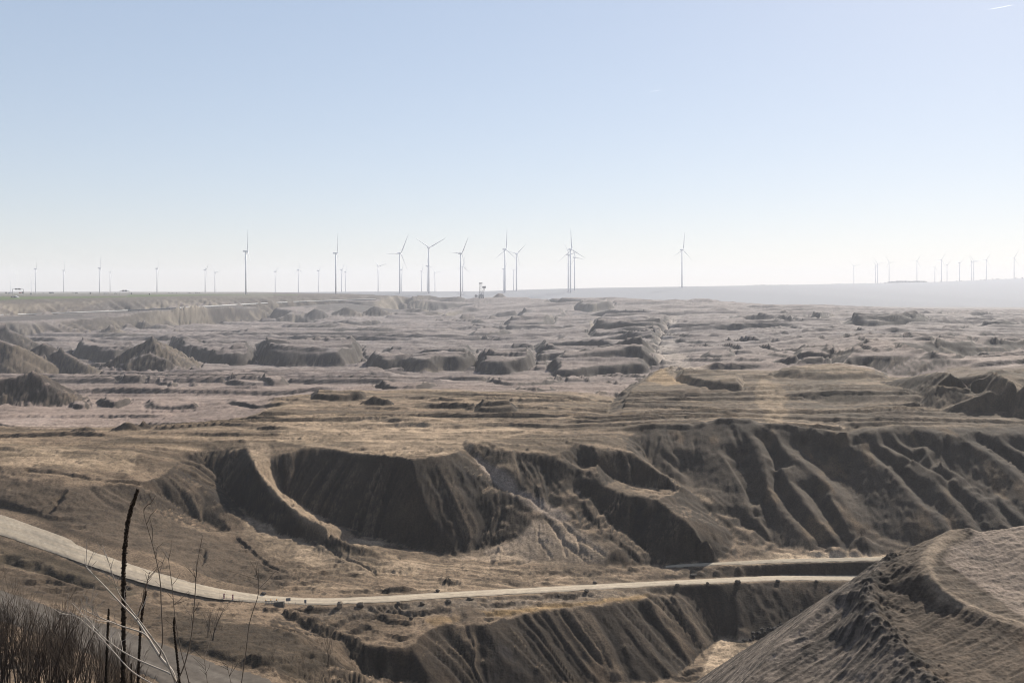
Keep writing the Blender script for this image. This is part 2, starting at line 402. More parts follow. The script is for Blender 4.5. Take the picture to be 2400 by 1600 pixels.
def blur(H, n):
    for _ in range(n):
        G = H.copy()
        G[1:-1] = 0.25 * H[:-2] + 0.5 * H[1:-1] + 0.25 * H[2:]
        H = G
        G = H.copy()
        G[:, 1:-1] = 0.25 * H[:, :-2] + 0.5 * H[:, 1:-1] + 0.25 * H[:, 2:]
        H = G
    return H

def gradient(H):
    dr = np.gradient(H, axis=0) / np.gradient(GR, axis=0)
    da = np.gradient(H, axis=1) / (np.gradient(GA, axis=1) * GR)
    sx = dr * np.sin(GA) + da * np.cos(GA)
    sy = dr * np.cos(GA) - da * np.sin(GA)
    return sx, sy

def hit(u, v, H):
    """world point where the sight line through (u, v) first meets the height field"""
    a = math.atan2(u - U0, F)
    j = np.interp(a, AZ, np.arange(NA)); j0 = int(min(max(j, 0), NA - 2)); t = j - j0
    col = H[:, j0] * (1 - t) + H[:, j0 + 1] * t
    vv = V0 - F * col / (RR * math.cos(a))
    ok = np.nonzero((vv[1:] <= v) & (RR[1:] > 30))[0]
    if len(ok) == 0:
        i = NR - 2
        r = RR[i]
    else:
        i = ok[0]
        w = (vv[i] - v) / max(1e-6, vv[i] - vv[i + 1])
        r = RR[i] + (RR[i + 1] - RR[i]) * min(max(w, 0), 1)
    z = float(np.interp(r, RR, col))
    return (r * math.sin(a), r * math.cos(a), z)

def poly_dist(X, Y, pl):
    """distance to a polyline, position along it (0..1), signed side"""
    best = np.full(X.shape, 1e9); along = np.zeros(X.shape); side = np.zeros(X.shape)
    seg = [math.dist(a[:2], b[:2]) for a, b in zip(pl[:-1], pl[1:])]
    tot, acc = sum(seg), 0.0
    for (a, b), L in zip(zip(pl[:-1], pl[1:]), seg):
        dx, dy = b[0] - a[0], b[1] - a[1]
        t = np.clip(((X - a[0]) * dx + (Y - a[1]) * dy) / max(L * L, 1e-9), 0, 1)
        ex, ey = X - (a[0] + t * dx), Y - (a[1] + t * dy)
        D = np.hypot(ex, ey)
        m = D < best
        best = np.where(m, D, best)
        along = np.where(m, (acc + t * L) / tot, along)
        side = np.where(m, np.sign(dx * (Y - a[1]) - dy * (X - a[0])), side)
        acc += L
    return best, along, side

def window(pl, pad):
    xs = [p[0] for p in pl]; ys = [p[1] for p in pl]
    x0, x1, y0, y1 = min(xs) - pad, max(xs) + pad, max(1.0, min(ys) - pad), max(ys) + pad
    cs = [(x, y) for x in (x0, x1) for y in (y0, y1)]
    a = [math.atan2(x, y) for x, y in cs]
    xm = 0 if x0 * x1 < 0 else min(abs(x0), abs(x1))
    j0, j1 = np.searchsorted(AZ, min(a)), np.searchsorted(AZ, max(a)) + 1
    i0, i1 = np.searchsorted(RR, math.hypot(xm, y0)), np.searchsorted(RR, max(math.hypot(*c) for c in cs)) + 1
    return slice(max(0, i0 - 1), min(NR, i1)), slice(max(0, j0 - 1), min(NA, j1))

# ------------------------------------------------------------------ shaping the ground
H = blur(build_tin(), 2)
H0 = H.copy()

def uv3(pl, HH):
    return [hit(u, v, HH) for u, v in pl]

def bank(foot, hp, back=None, taper=0.18, seed=0):
    """a cut bank: steep front towards its foot line, flat or fading behind it"""
    global H
    w = uv3(foot, H0)
    us = [p[0] for p in foot]; ds = [p[1] for p in w]
    d = sum(ds) / len(ds)
    h = hp * d / F
    back = back or 7 * h
    j0, j1 = np.searchsorted(AZ, math.atan2(us[0] - U0, F)), np.searchsorted(AZ, math.atan2(us[-1] - U0, F))
    i0, i1 = np.searchsorted(RR, min(ds) - 2 * h), np.searchsorted(RR, (max(ds) + back) * 1.2)
    if j1 - j0 < 2 or i1 - i0 < 2: return
    I, J = slice(i0, i1), slice(j0, j1)
    X, Y = GX[I, J], GY[I, J]
    U = U0 + F * X / Y
    wob = fbm(X / (2.2 * h), Y / (2.2 * h), 3, 50 + seed)
    q = np.linspace(us[0], us[-1], 60)
    df = np.interp(q, us, ds)
    for _ in range(14): df[1:-1] = 0.25 * df[:-2] + 0.5 * df[1:-1] + 0.25 * df[2:]
    s = Y - np.interp(U, q, df) + wob * 0.45 * h
    al = (U - us[0]) / (us[-1] - us[0])
    hh = h * (0.92 + 0.3 * fbm(X / (6 * h), Y / (6 * h), 2, 70 + seed))
    x_ = np.clip(s / (1.3 * h), 0, 1)
    prof = (0.65 * x_ + 0.35 * sstep(0, 1, x_)) * (1 - sstep(0.35, 1.0, s / back))
    ends = sstep(0, taper, al + 0.05 * wob) * sstep(0, taper, 1 - al + 0.05 * wob)
    H[I, J] += hh * prof * ends

def heap(crest, vfoot, s=0.62, rough=0.12, seed=0, dist=None):
    """a tipped heap with its crest line and slopes at the angle of repose"""
    global H
    pts = []
    for (u, v) in crest:
        if dist:
            dc = dist
        else:
            f = hit(u, vfoot, H0)
            dc = (f[1] - f[2] / s) / (1 + (v - V0) / (F * s))
        pts.append(((u - U0) / F * dc, dc, -(v - V0) * dc / F))
    if len(pts) == 1:
        pts.append((pts[0][0] + 0.5, pts[0][1] + 0.3, pts[0][2]))
    lo = min(sample(H0, [p[0] for p in pts], [p[1] for p in pts]))
    hmax = max(p[2] for p in pts) - lo + 3
    I, J = window(pts, hmax / s * 1.6)
    X, Y = GX[I, J], GY[I, J]
    D, al, sd = poly_dist(X, Y, pts)
    seg = np.cumsum([0] + [math.dist(a[:2], b[:2]) for a, b in zip(pts[:-1], pts[1:])])
    zc = np.interp(al, seg / seg[-1], [p[2] for p in pts])
    n = fbm(X / (0.5 * hmax), Y / (0.5 * hmax), 4, 300 + seed)
    ang = np.arctan2(Y - pts[0][1], X - pts[0][0])
    rill = vnoise(ang * 9, D * 0.0 + al * 20 + seed, 311) * 0.06 + vnoise(ang * 23, al * 40 + seed, 312) * 0.04
    z = zc - s * np.sqrt(D * D + (0.06 * hmax) ** 2) * (1 + rill) + 0.04 * hmax + n * rough * hmax * sstep(0, 0.5, D / hmax)
    k = 0.06 * hmax
    m = np.maximum(H[I, J], z) + 0.25 * k * np.exp(-((H[I, J] - z) / k) ** 2)
    H[I, J] = np.where(z > H[I, J] - 3 * k, m, H[I, J])

def groove(pl, width, depth, seed=0, wob=0.5, world_pts=None):
    """a rut, ravine (depth > 0) or berm (depth < 0) along a line"""
    global H
    w = world_pts or uv3(pl, H0)
    I, J = window(w, 5 * width)
    X, Y = GX[I, J], GY[I, J]
    ww = 3.0 * width
    X2 = X + wob * width * 2 * fbm(X / ww, Y / ww, 2, 400 + seed)
    Y2 = Y + wob * width * 2 * fbm(X / ww, Y / ww, 2, 420 + seed)
    D, al, sd = poly_dist(X2, Y2, w)
    H[I, J] -= depth * np.exp(-(D / width) ** 2) * sstep(0, 0.08, al) * sstep(0, 0.08, 1 - al) * (1 + 0.5 * fbm(X / width / 2, Y / width / 2, 2, 440 + seed))

# banks on the floor of the mine (foot line, height in rows of the survey frame)
bank([(172,844),(225,852),(268,856),(330,850)], 38, 260, 0.14, 1)
bank([(396,822),(440,846),(492,858),(545,861),(590,858),(602,846)], 29, 380, 0.1, 2)
bank([(596,850),(616,858),(660,861),(728,861),(800,860),(836,853),(852,845)], 43, 420, 0.1, 3)
bank([(858,862),(875,869),(900,874),(940,870),(962,876),(1000,877),(1048,871),(1078,872),(1122,862)], 30, 190, 0.08, 4)
bank([(880,846),(960,843),(1060,842),(1125,840)], 15, 200, 0.15, 7)
bank([(1115,878),(1180,879),(1225,873),(1255,861)], 30, 330, 0.12, 8)
bank([(1285,888),(1340,890),(1400,883),(1470,880),(1530,872)], 21, 240, 0.1, 9)
bank([(1250,849),(1300,845),(1400,845),(1480,843),(1540,838)], 17, 260, 0.08, 10)
bank([(1250,829),(1300,826),(1400,826),(1500,826),(1552,824)], 14, 240, 0.08, 11)
bank([(1300,862),(1400,860),(1500,858),(1556,857)], 12, 150, 0.08, 12)
bank([(1380,785),(1450,785),(1520,783),(1566,778)], 17, 400, 0.08, 13)
bank([(1390,770),(1450,769),(1520,769),(1575,765)], 12, 380, 0.08, 14)
bank([(1300,812),(1380,810),(1470,808),(1552,806)], 11, 220, 0.08, 15)
bank([(1380,798),(1460,797),(1560,795)], 10, 240, 0.08, 16)
bank([(1180,772),(1230,770),(1270,768),(1303,760)], 15, 420, 0.1, 17)
bank([(1210,750),(1260,750),(1330,746)], 11, 260, 0.15, 18)
bank([(1090,790),(1150,790),(1210,783)], 10, 160, 0.2, 19)
bank([(1345,729),(1390,732),(1440,722)], 18, 220, 0.2, 20)
bank([(930,729),(1000,736),(1080,735),(1150,728)], 9, 300, 0.2, 21)
bank([(1860,840),(1930,841),(1970,833)], 9, 90, 0.2, 22)
bank([(1580,892),(1640,907),(1700,916),(1745,917)], 19, 90, 0.12, 23)
bank([(1790,884),(1900,891),(2000,889),(2090,890)], 9, 80, 0.12, 24)
bank([(1640,840),(1690,842),(1730,838)], 10, 70, 0.25, 25)
bank([(1800,856),(1850,857),(1885,852)], 7, 50, 0.25, 26)
bank([(1960,766),(2060,768),(2160,764),(2200,754)], 17, 260, 0.2, 27)
bank([(1890,752),(1930,754),(1960,745)], 9, 160, 0.2, 28)
bank([(1700,752),(1800,756),(1870,755)], 7, 200, 0.2, 29)
bank([(2110,798),(2180,800),(2260,799)], 7, 130, 0.2, 30)
bank([(2180,812),(2240,814),(2290,812)], 7, 100, 0.2, 31)
bank([(2280,770),(2350,772),(2420,769)], 8, 200, 0.2, 32)
bank([(866,912),(920,915),(980,914),(1030,908)], 11, 60, 0.15, 33)
bank([(725,938),(790,941),(862,938)], 14, 60, 0.15, 34)
bank([(1110,966),(1160,968),(1215,964)], 12, 40, 0.2, 35)
bank([(518,900),(560,904),(610,905),(680,902)], 10, 60, 0.2, 36)
bank([(160,955),(190,959),(212,959)], 9, 40, 0.2, 37)
bank([(222,950),(270,958),(312,945)], 13, 50, 0.25, 38)
bank([(330,958),(400,962),(480,957)], 8, 60, 0.2, 39)
bank([(270,900),(330,900),(350,897)], 9, 40, 0.25, 40)
bank([(365,903),(405,908),(420,902)], 8, 40, 0.25, 41)
bank([(1130,897),(1200,905),(1280,903),(1330,898)], 9, 50, 0.15, 42)
bank([(1200,916),(1260,920),(1310,917)], 8, 40, 0.2, 43)
bank([(1390,927),(1440,928),(1475,924)], 7, 40, 0.2, 44)
bank([(600,898),(640,905),(680,904)], 9, 50, 0.25, 45)
bank([(520,945),(600,958),(690,948)], 8, 50, 0.25, 46)
_rg = random.Random(5)
for k in range(210):                          # low banks all over the floor
    u = _rg.uniform(80, 2400); v = 738 + (_rg.random() ** 1.2) * 150
    if v > 845 and u > 1500: continue
    if v > 790 and u < 150: continue
    L = _rg.uniform(90, 330) * (0.6 + (v - 700) / 220)
    tilt = _rg.uniform(-2.5, 2.5)
    bank([(u, v), (u + L * 0.5, v + 1.5 + tilt / 2), (u + L, v + tilt)], _rg.uniform(2.5, 6.0), None, 0.3, 100 + k)
for k in range(16):                           # terraces on the near plateaus
    right = _rg.random() < 0.5
    u = _rg.uniform(1480, 2300) if right else _rg.uniform(700, 1380)
    v = _rg.uniform(895, 985) if right else _rg.uniform(948, 1022)
    L = _rg.uniform(160, 420)
    tilt = _rg.uniform(-2, 4)
    bank([(u, v), (u + L * 0.5, v + 1 + tilt / 2), (u + L, v + tilt)], _rg.uniform(3, 6), 16, 0.3, 430 + k)

# tipped heaps
heap([(-120,790),(0,797),(28,808)], 886, 0.6, 0.05, 1)
heap([(-60,765),(10,768),(32,780)], 830, 0.5, 0.05, 2)
heap([(100,806),(112,808)], 878, 0.62, 0.06, 3)
heap([(142,820),(172,838),(205,855)], 880, 0.62, 0.12, 4)
heap([(358,792),(364,806)], 872, 0.62, 0.08, 5)
heap([(318,838),(350,828),(392,842)], 874, 0.6, 0.14, 6)
heap([(260,764)], 787, 0.62, 0.06, 7)
heap([(340,764),(365,760),(395,762)], 777, 0.5, 0.12, 8)
heap([(388,748)], 768, 0.6, 0.08, 9); heap([(462,737)], 762, 0.6, 0.08, 10); heap([(530,731)], 755, 0.6, 0.06, 11)
heap([(682,732)], 757, 0.6, 0.08, 12); heap([(635,740)], 748, 0.6, 0.08, 13); heap([(585,745),(560,744)], 756, 0.5, 0.1, 14)
heap([(300,758)], 776, 0.6, 0.08, 201); heap([(338,752)], 774, 0.6, 0.08, 202); heap([(425,742)], 765, 0.6, 0.08, 203); heap([(500,737)], 758, 0.6, 0.08, 204); heap([(568,729)], 755, 0.6, 0.08, 205)
heap([(612,727)], 753, 0.6, 0.08, 206); heap([(740,722)], 744, 0.55, 0.08, 207); heap([(812,718)], 743, 0.55, 0.08, 208); heap([(880,716)], 742, 0.55, 0.08, 209)
heap([(1044,735)], 746, 0.5, 0.08, 15); heap([(1085,742),(1110,745)], 752, 0.5, 0.1, 16)
heap([(1171,685)], 697, 0.7, 0.05, 17)
heap([(1630,700),(1660,700)], 713, 0.3, 0.1, 18)
heap([(-90,882),(0,888),(60,877),(76,871),(112,902)], 955, 0.55, 0.06, 19)
heap([(878,928),(905,934)], 953, 0.6, 0.1, 20)
heap([(296,988)], 1011, 0.6, 0.08, 21); heap([(334,993)], 1008, 0.45, 0.1, 22); heap([(204,1000),(180,1004)], 1014, 0.5, 0.15, 23); heap([(254,991)], 998, 0.6, 0.1, 24)
heap([(450,896),(458,897)], 906, 0.6, 0.1, 25); heap([(310,890)], 899, 0.5, 0.1, 26)
heap([(2031,796),(2040,799)], 808, 0.5, 0.1, 27); heap([(2200,812)], 819, 0.5, 0.1, 28)
heap([(620,942),(640,941)], 950, 0.5, 0.15, 29)
# heaps beside the upper track and along its bank
heap([(2022,1256)], 1300, 0.62, 0.06, 40); heap([(1955,1281),(1962,1281)], 1306, 0.5, 0.06, 41); heap([(1918,1287),(1905,1290)], 1304, 0.5, 0.08, 42); heap([(2000,1286)], 1305, 0.5, 0.08, 43)
for k, (u, v) in enumerate(((1640,1336),(1680,1333),(1730,1328),(1775,1326),(1817,1319),(1850,1322),(1885,1318),(1939,1316),(1968,1318),(2000,1320),(2030,1322))):
    heap([(u, v), (u + 3, v + 3)], 1352 - (u - 1640) * 0.008, 0.66, 0.12, 50 + k)
heap([(1050,1350),(1056,1352)], 1370, 0.6, 0.2, 70)
heap([(945,1374),(925,1375)], 1390, 0.5, 0.25, 71)
# ridge of dumped dirt below the road
for k, (u, v, vf) in enumerate(((676,1424,1446),(694,1431,1455),(712,1441,1462),(732,1443,1475),(752,1455,1484),(772,1463,1490),(792,1473,1500),(812,1482,1508),(830,1494,1516))):
    heap([(u, v), (u + 6, v + 2)], vf, 0.75, 0.2, 80 + k)
heap([(590,1530),(606,1533)], 1553, 0.6, 0.3, 96)
heap([(780,1560),(820,1578)], 1600, 0.5, 0.2, 97)

# ravines, ruts and ditches
groove([(1272,1205),(1300,1236),(1318,1264),(1345,1287),(1372,1314)], 0.55, 0.9, 1)
groove([(1300,1205),(1335,1240),(1362,1266),(1407,1292),(1425,1310)], 0.5, 0.8, 2)
groove([(1318,1250),(1322,1280),(1330,1308)], 0.4, 0.6, 3)
groove([(1262,1225),(1262,1262),(1280,1288),(1296,1310)], 0.4, 0.5, 4)
groove([(1352,1258),(1360,1290),(1392,1312)], 0.4, 0.6, 5)
groove([(1083,1046),(1140,1098),(1203,1146),(1244,1164),(1290,1200)], 0.9, 1.0, 6)
groove([(0,1270),(60,1283),(172,1322),(260,1354),(330,1378)], 1.6, 2.0, 8)
groove([(0,1303),(115,1335),(160,1352),(207,1370),(260,1385)], 2.2, 2.0, 9)
groove([(46,1096),(153,1111),(255,1124),(352,1150)], 1.6, 1.6, 10)
groove([(110,1205),(130,1180),(155,1152)], 1.0, 1.4, 11)
groove([(480,1288),(470,1325)], 0.6, 1.0, 12)
groove([(540,1250),(600,1300),(640,1330),(680,1342)], 0.8, 0.9, 13)
for k in range(6):                            # wheel tracks across the apron
    groove([(820,1300 + 5 * k),(900,1322 + 4 * k),(1000,1335 + 3 * k),(1200,1340 + 2 * k),(1400,1336 + 2 * k),(1560,1329 + 2 * k)], 0.45, 0.5, 20 + k, 0.3)
for k in range(4):
    groove([(870 + 18 * k,1414),(900 + 12 * k,1432),(960,1440 - 2 * k),(1060,1439 - 4 * k)], 0.5, 0.8, 30 + k, 0.2)
for k in range(5):
    groove([(700 + 30 * k, 1262 + 14 * k),(800 + 20 * k,1300 + 8 * k),(880,1330 + 5 * k),(960,1345 + 4 * k)], 0.5, 0.55, 40 + k, 0.4)

# rills: follow every steep slope up to where it starts, and let noise there run down the slope
def lattice(x, y, wl, seed):
    q = 1.15 * vnoise(x / wl, y / wl, seed) + 0.25
    return 4 * np.abs(q - np.floor(q + 0.5)) - 1

Hs = blur(H, 2)
SX, SY = gradient(Hs)
SL = np.hypot(SX, SY)
UCG = U0 + F * np.tan(np.clip(GA, -1, 1))
mask = (SL > np.where((GR > 1500) & (UCG < 1150), 0.12, 0.2)) & (GR > 150) & (GR < 4300)
idx = np.nonzero(mask)
px, py, r0, UCI = GX[idx].copy(), GY[idx].copy(), GR[idx], UCG[idx]
moved = np.zeros(px.shape)
for k in range(26):
    fi, fj = grid_index(px, py)
    i, j = np.clip(np.rint(fi).astype(int), 0, NR - 1), np.clip(np.rint(fj).astype(int), 0, NA - 1)
    gx, gy = SX[i, j], SY[i, j]
    g = np.hypot(gx, gy) + 1e-6
    st = 0.0052 * r0 * np.clip((g - 0.16) / 0.2, 0, 1)
    px += gx / g * st; py += gy / g * st; moved += st
steep = np.where((r0 > 1500) & (UCI < 1150), sstep(0.12, 0.26, SL[idx]), sstep(0.2, 0.42, SL[idx]))
down = sstep(0, 0.03, moved / r0)
def rills(wl, seed):
    return lattice(px + 0.25 * GX[idx] * 0, py, wl, seed)
near = r0 < 620; mid = (r0 >= 620) & (r0 < 1500); fa = r0 >= 1500
amp = np.where(near, 1.0, np.where(mid, 1.7, np.where(UCI < 1150, 7.5, 4.5)))
wl = np.where(near, 1.0, np.where(mid, 2.2, 6.0))
wx, wy = fbm(GX[idx] / (9 * wl), GY[idx] / (9 * wl), 2, 7) * 0.9 * wl, fbm(GX[idx] / (9 * wl), GY[idx] / (9 * wl), 2, 8) * 0.9 * wl
qx, qy = px + wx, py + wy
rill_raw = 0.62 * lattice(qx, qy, 8.0 * wl, 11) + 0.55 * lattice(qx, qy, 4.0 * wl, 12) + 0.36 * lattice(qx, qy, 2.0 * wl, 13)
# the smoother right slope carries fewer rills
uu = U0 + F * np.tan(GA[idx])
soft = np.where((uu > 1590) & (r0 > 330) & (r0 < 470) & (GX[idx] > 0), 0.45, 1.0)
fan = np.zeros(px.shape)
_v = V0 - F * H[idx] / (r0 * np.cos(GA[idx]))
fan = ((r0 > 330) & (r0 < 400) & (uu > 1185) & (uu < 1470) & (_v > 1195) & (_v < 1330) & (_v > 1195 + (uu - 1260) * 0.42)).astype(float)
soft = soft * (1 - 0.85 * fan)
drill = np.zeros(H.shape)
drill[idx] = amp * rill_raw * steep * down * soft
RILL = drill.copy()
H = H + 0.5 * drill + 0.5 * blur(drill, 1)

# general roughness
vis = GR > 120
calm = 1 - sstep(0.12, 0.35, SL)
rough = 0.42 * fbm(GX / 7, GY / 7, 4, 21) + 0.32 * fbm(GX / 1.7, GY / 1.7, 3, 22, 0.65)
clod = np.maximum(0, fbm(GX / 2.4, GY / 2.4, 3, 26, 0.6) - 0.22) * 1.3
rough = rough + clod * sstep(0.0, 0.5, fbm(GX / 40, GY / 40, 3, 27)) * (GR < 640)
hum = fbm(GX / 34, GY / 30, 4, 23, 0.55)
humr = np.maximum(0, 1 - 2.6 * np.abs(hum)) ** 2
UU = U0 + F * np.tan(np.clip(GA, -1, 1))
far_w = sstep(560, 900, GR) * (1 - sstep(4200, 4800, GR))
patch = sstep(-0.15, 0.35, fbm(GX / 170, GY / 190, 3, 24))
H = H + rough * np.where(GR < 560, 1.0, 1.0) * (GR < 4400) * vis
H = H + far_w * calm * patch * (1 - ((UU < 1120) & (H0 > -66) & (GR > 1350))) * (1.0 * hum + 1.2 * humr * vnoise(GX / 60, GY / 60, 25)) * np.clip(GR / 1300, 0.6, 2.4)
# terraces left by the wheel excavators: low steps lying across the view, steep on the near side
def steps(L, sx, amp, seed, breakup):
    q = GY / L + 0.04 * GX / L + 1.6 * fbm(GX / sx, GY / (2.2 * L), 3, seed)
    t = q - np.floor(q)
    saw = sstep(0.0, 0.16, t) * (1 - sstep(0.16, 1.0, t) * 0.96)
    cell = vnoise(GX / (0.8 * sx) + 31 * np.floor(q), np.floor(q) * 1.7, seed + 5)
    return amp * saw * sstep(breakup, breakup + 0.5, cell + 0.35 * fbm(GX / 40, GY / 40, 2, seed + 6))
UC = U0 + F * np.tan(np.clip(GA, -1, 1))
lev = (1 - sstep(0.10, 0.30, SL)) * (1 - ((UC < 1120) & (H0 > -66) & (GR > 1350)))
H = H + lev * steps(13.0, 90.0, 1.7, 31, -0.35) * sstep(430, 470, GR) * (1 - sstep(600, 680, GR))
H = H + lev * steps(5.0, 60.0, 0.5, 38, -0.2) * sstep(400, 425, GR) * (1 - sstep(560, 640, GR))
H = H + lev * steps(36.0, 260.0, 3.6, 45, -0.35) * sstep(620, 760, GR) * (1 - sstep(1250, 1500, GR))
H = H + lev * steps(15.0, 200.0, 1.5, 60, -0.5) * sstep(620, 700, GR) * (1 - sstep(1200, 1400, GR))
H = H + lev * steps(38.0, 420.0, 3.0, 66, -0.5) * sstep(1150, 1350, GR) * (1 - sstep(3000, 3400, GR))
H = H + lev * steps(85.0, 520.0, 6.5, 52, -0.35) * sstep(1150, 1500, GR) * (1 - sstep(3300, 3600, GR))
# slumped ledges on the near banks
def ledges(L, sx, amp, seed, brk):
    e = (GX * 0.35 - GY * 0.94)
    q = e / L + 1.4 * fbm(GX / sx, GY / sx, 4, seed)
    t = q - np.floor(q)
    return amp * sstep(0, 0.12, t) * (1 - sstep(0.12, 1.0, t)) * sstep(brk, brk + 0.3, fbm(GX / 18, GY / 18, 3, seed + 4))
H = H - lev * (GR > 185) * (1 - sstep(400, 430, GR)) * (ledges(7.0, 22.0, 0.9, 81, 0.0) + ledges(2.6, 9.0, 0.4, 86, -0.1))
# fine furrows near the road
fur = vnoise((GX * 0.25 + GY) / 1.3, (GX - 0.25 * GY) / 22, 33)
H = H + 0.16 * fur * calm * sstep(250, 280, GR) * (1 - sstep(390, 420, GR))

def ribbon(up, lo, n=260):
    """world centre lines of a road's two edges, resampled"""
    def rs(pl):
        w = np.array([P(*p) for p in pl])
        t = np.cumsum(np.r_[0, np.hypot(*np.diff(w[:, :2], axis=0).T)]); t /= t[-1]
        q = np.linspace(0, 1, n)
        o = np.stack([np.interp(q, t, w[:, k]) for k in range(3)], 1)
        for _ in range(10):
            o[1:-1] = 0.25 * o[:-2] + 0.5 * o[1:-1] + 0.25 * o[2:]
        return o
    return rs(up), rs(lo)
road_u, road_l = ribbon(ROAD_U, ROAD_L)
path_u, path_l = ribbon(PATH_U, PATH_L, 120)
track_u, track_l = ribbon([(1560,1325,-96),(1600,1321,-96),(1830,1309,-97),(2075,1304,-97.4),(2400,1300,-98.2)],
                          [(1560,1330,-96.3),(1600,1327,-96.3),(1830,1318,-97.3),(2075,1313,-97.8),(2400,1309,-98.7)], 160)

def bed(up, lo, soft_w):
    """level the ground under a road"""
    global H
    c = (up + lo) / 2
    half = np.hypot(*(up - lo)[:, :2].T) / 2
    pl = [tuple(p) for p in c]
    I, J = window(pl, 25)
    X, Y = GX[I, J], GY[I, J]
    D, al, sd = poly_dist(X, Y, pl)
    q = np.linspace(0, 1, len(c))
    seg = np.cumsum(np.r_[0, np.hypot(*np.diff(c[:, :2], axis=0).T)]); seg /= seg[-1]
    zc = np.interp(al, seg, c[:, 2]); hw = np.interp(al, seg, half); dz = np.interp(al, seg, (up - lo)[:, 2] / 2)
    zr = zc + dz * np.clip(D * sd / np.maximum(hw, 0.1), -1, 1) - 0.10
    w = 1 - sstep(0, soft_w, D - hw - 0.6)
    H[I, J] = H[I, J] * (1 - w) + zr * w
bed(road_u, road_l, 2.0)
bed(path_u, path_l, 2.5)
bed(track_u, track_l, 1.5)

# ------------------------------------------------------------------ soil colours (what each ground is made of, plus some painted shade and haze)
U_ = U0 + F * np.tan(np.clip(GA, -1.0, 1.0))
D_ = GR * np.cos(GA)
SX2, SY2 = gradient(blur(H, 1))
SLOPE = np.hypot(SX2, SY2)
def rgb(r, g, b):
    return np.array([r, g, b], np.float32)
COL = np.empty(H.shape + (3,), np.float32)
COL[:] = rgb(0.235, 0.186, 0.136)
def mix(w, c):
    global COL
    w = np.clip(w, 0, 1).astype(np.float32)[..., None]
    COL = COL * (1 - w) + np.asarray(c, np.float32) * w
n1 = fbm(GX / 45, GY / 45, 4, 61)
n2 = fbm(GX / 9, GY / 9, 4, 62)
n3 = fbm(GX / 2.2, GY / 2.2, 3, 63)
edge = fbm(GX / 60, GY / 60, 3, 64)
# pale pinkish grey floor beyond the plateaus
def inside(poly, soft=0.0):
    """soft mask of a survey polygon in world metres"""
    w = [hit(u, v, H0) for u, v in poly]
    I, J = window(w, 5)
    X, Y = GX[I, J], GY[I, J]
    x2, y2 = X + soft * edge[I, J], Y + soft * fbm(GX[I, J] / 25, GY[I, J] / 25, 2, 65)
    c = np.zeros(X.shape, bool)
    n = len(w)
    for k in range(n):
        a, b = w[k], w[(k + 1) % n]
        if abs(a[1] - b[1]) < 1e-9: continue
        cond = ((a[1] > y2) != (b[1] > y2)) & (x2 < (b[0] - a[0]) * (y2 - a[1]) / (b[1] - a[1]) + a[0])
        c ^= cond
    m = np.zeros(H.shape, np.float32)
    m[I, J] = c
    return blur(m, 2)
FLOOR = sstep(-0.15, 0.15, (D_ - np.interp(U_, [-300, 0, 540, 700, 760, 1000, 1400, 1450, 1500, 1540, 1580, 1700, 2100, 2400, 2700],
              [500, 500, 500, 620, 650, 655, 650, 640, 700, 800, 760, 740, 650, 640, 640])) / 90 + 0.25 * edge)
mix(FLOOR, rgb(0.275, 0.232, 0.212))
mix(FLOOR * sstep(0.1, 0.45, n1) * 0.6, rgb(0.185, 0.157, 0.148))
mix(FLOOR * sstep(0.15, 0.5, fbm(GX / 30 + 40, GY / 22, 3, 66)) * 0.45, rgb(0.36, 0.32, 0.30))
# raw overburden on the steep faces, darkened further to paint in their shade
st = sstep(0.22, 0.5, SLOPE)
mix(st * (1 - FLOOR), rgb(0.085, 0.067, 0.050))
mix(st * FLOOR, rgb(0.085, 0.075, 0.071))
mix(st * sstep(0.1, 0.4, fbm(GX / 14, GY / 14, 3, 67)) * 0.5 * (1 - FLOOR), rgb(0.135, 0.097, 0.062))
# shade painted into the rill hollows of the faces, dusty tan on the ribs
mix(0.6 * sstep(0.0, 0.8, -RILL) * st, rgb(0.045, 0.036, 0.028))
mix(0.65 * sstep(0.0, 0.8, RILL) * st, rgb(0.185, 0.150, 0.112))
# near plateau: pale driven lanes and dark lumps of soil
lane = vnoise(GX / 120, (GY + 0.08 * GX) / 5.5, 68) + 0.5 * vnoise(GX / 60, (GY + 0.05 * GX) / 2.4, 69)
plat = (1 - FLOOR) * (1 - st) * sstep(370, 400, D_)
mix(plat * sstep(0.0, 0.6, lane) * 0.75, rgb(0.135, 0.108, 0.075))
mix(plat * sstep(0.1, 0.7, -lane) * 0.6, rgb(0.34, 0.278, 0.20))
mix(plat * sstep(0.15, 0.5, fbm(GX / 40, GY / 26, 3, 70)) * 0.55, rgb(0.125, 0.100, 0.068))
mix(inside([(640,1000),(760,978),(1150,985),(1230,1015),(1080,1055),(964,1072),(800,1052),(640,1034)], 6) * (0.45 + 0.4 * n2), rgb(0.37, 0.305, 0.225))
mix(inside([(-200,1045),(160,1045),(330,1060),(300,1110),(120,1100),(-200,1085)], 5) * (0.45 + 0.4 * n2), rgb(0.36, 0.30, 0.22))
rut = vnoise((GY + 0.12 * GX) / 1.1, (GX - 0.1 * GY) / 45, 95)
APR = sstep(285, 300, D_) * (1 - sstep(345, 360, D_)) * (1 - st) * (U_ > 700) * (U_ < 2100)
mix(APR * sstep(0.15, 0.55, rut) * 0.6, rgb(0.12, 0.097, 0.072))
mix(APR * sstep(0.2, 0.6, -rut) * 0.5, rgb(0.34, 0.285, 0.21))
mix(inside([(570,1033),(628,1040),(642,1100),(662,1150),(722,1195),(800,1238),(900,1270),(876,1288),(790,1257),(700,1207),(645,1162),(610,1120),(590,1080)], 1) * 0.65, rgb(0.36, 0.295, 0.22))
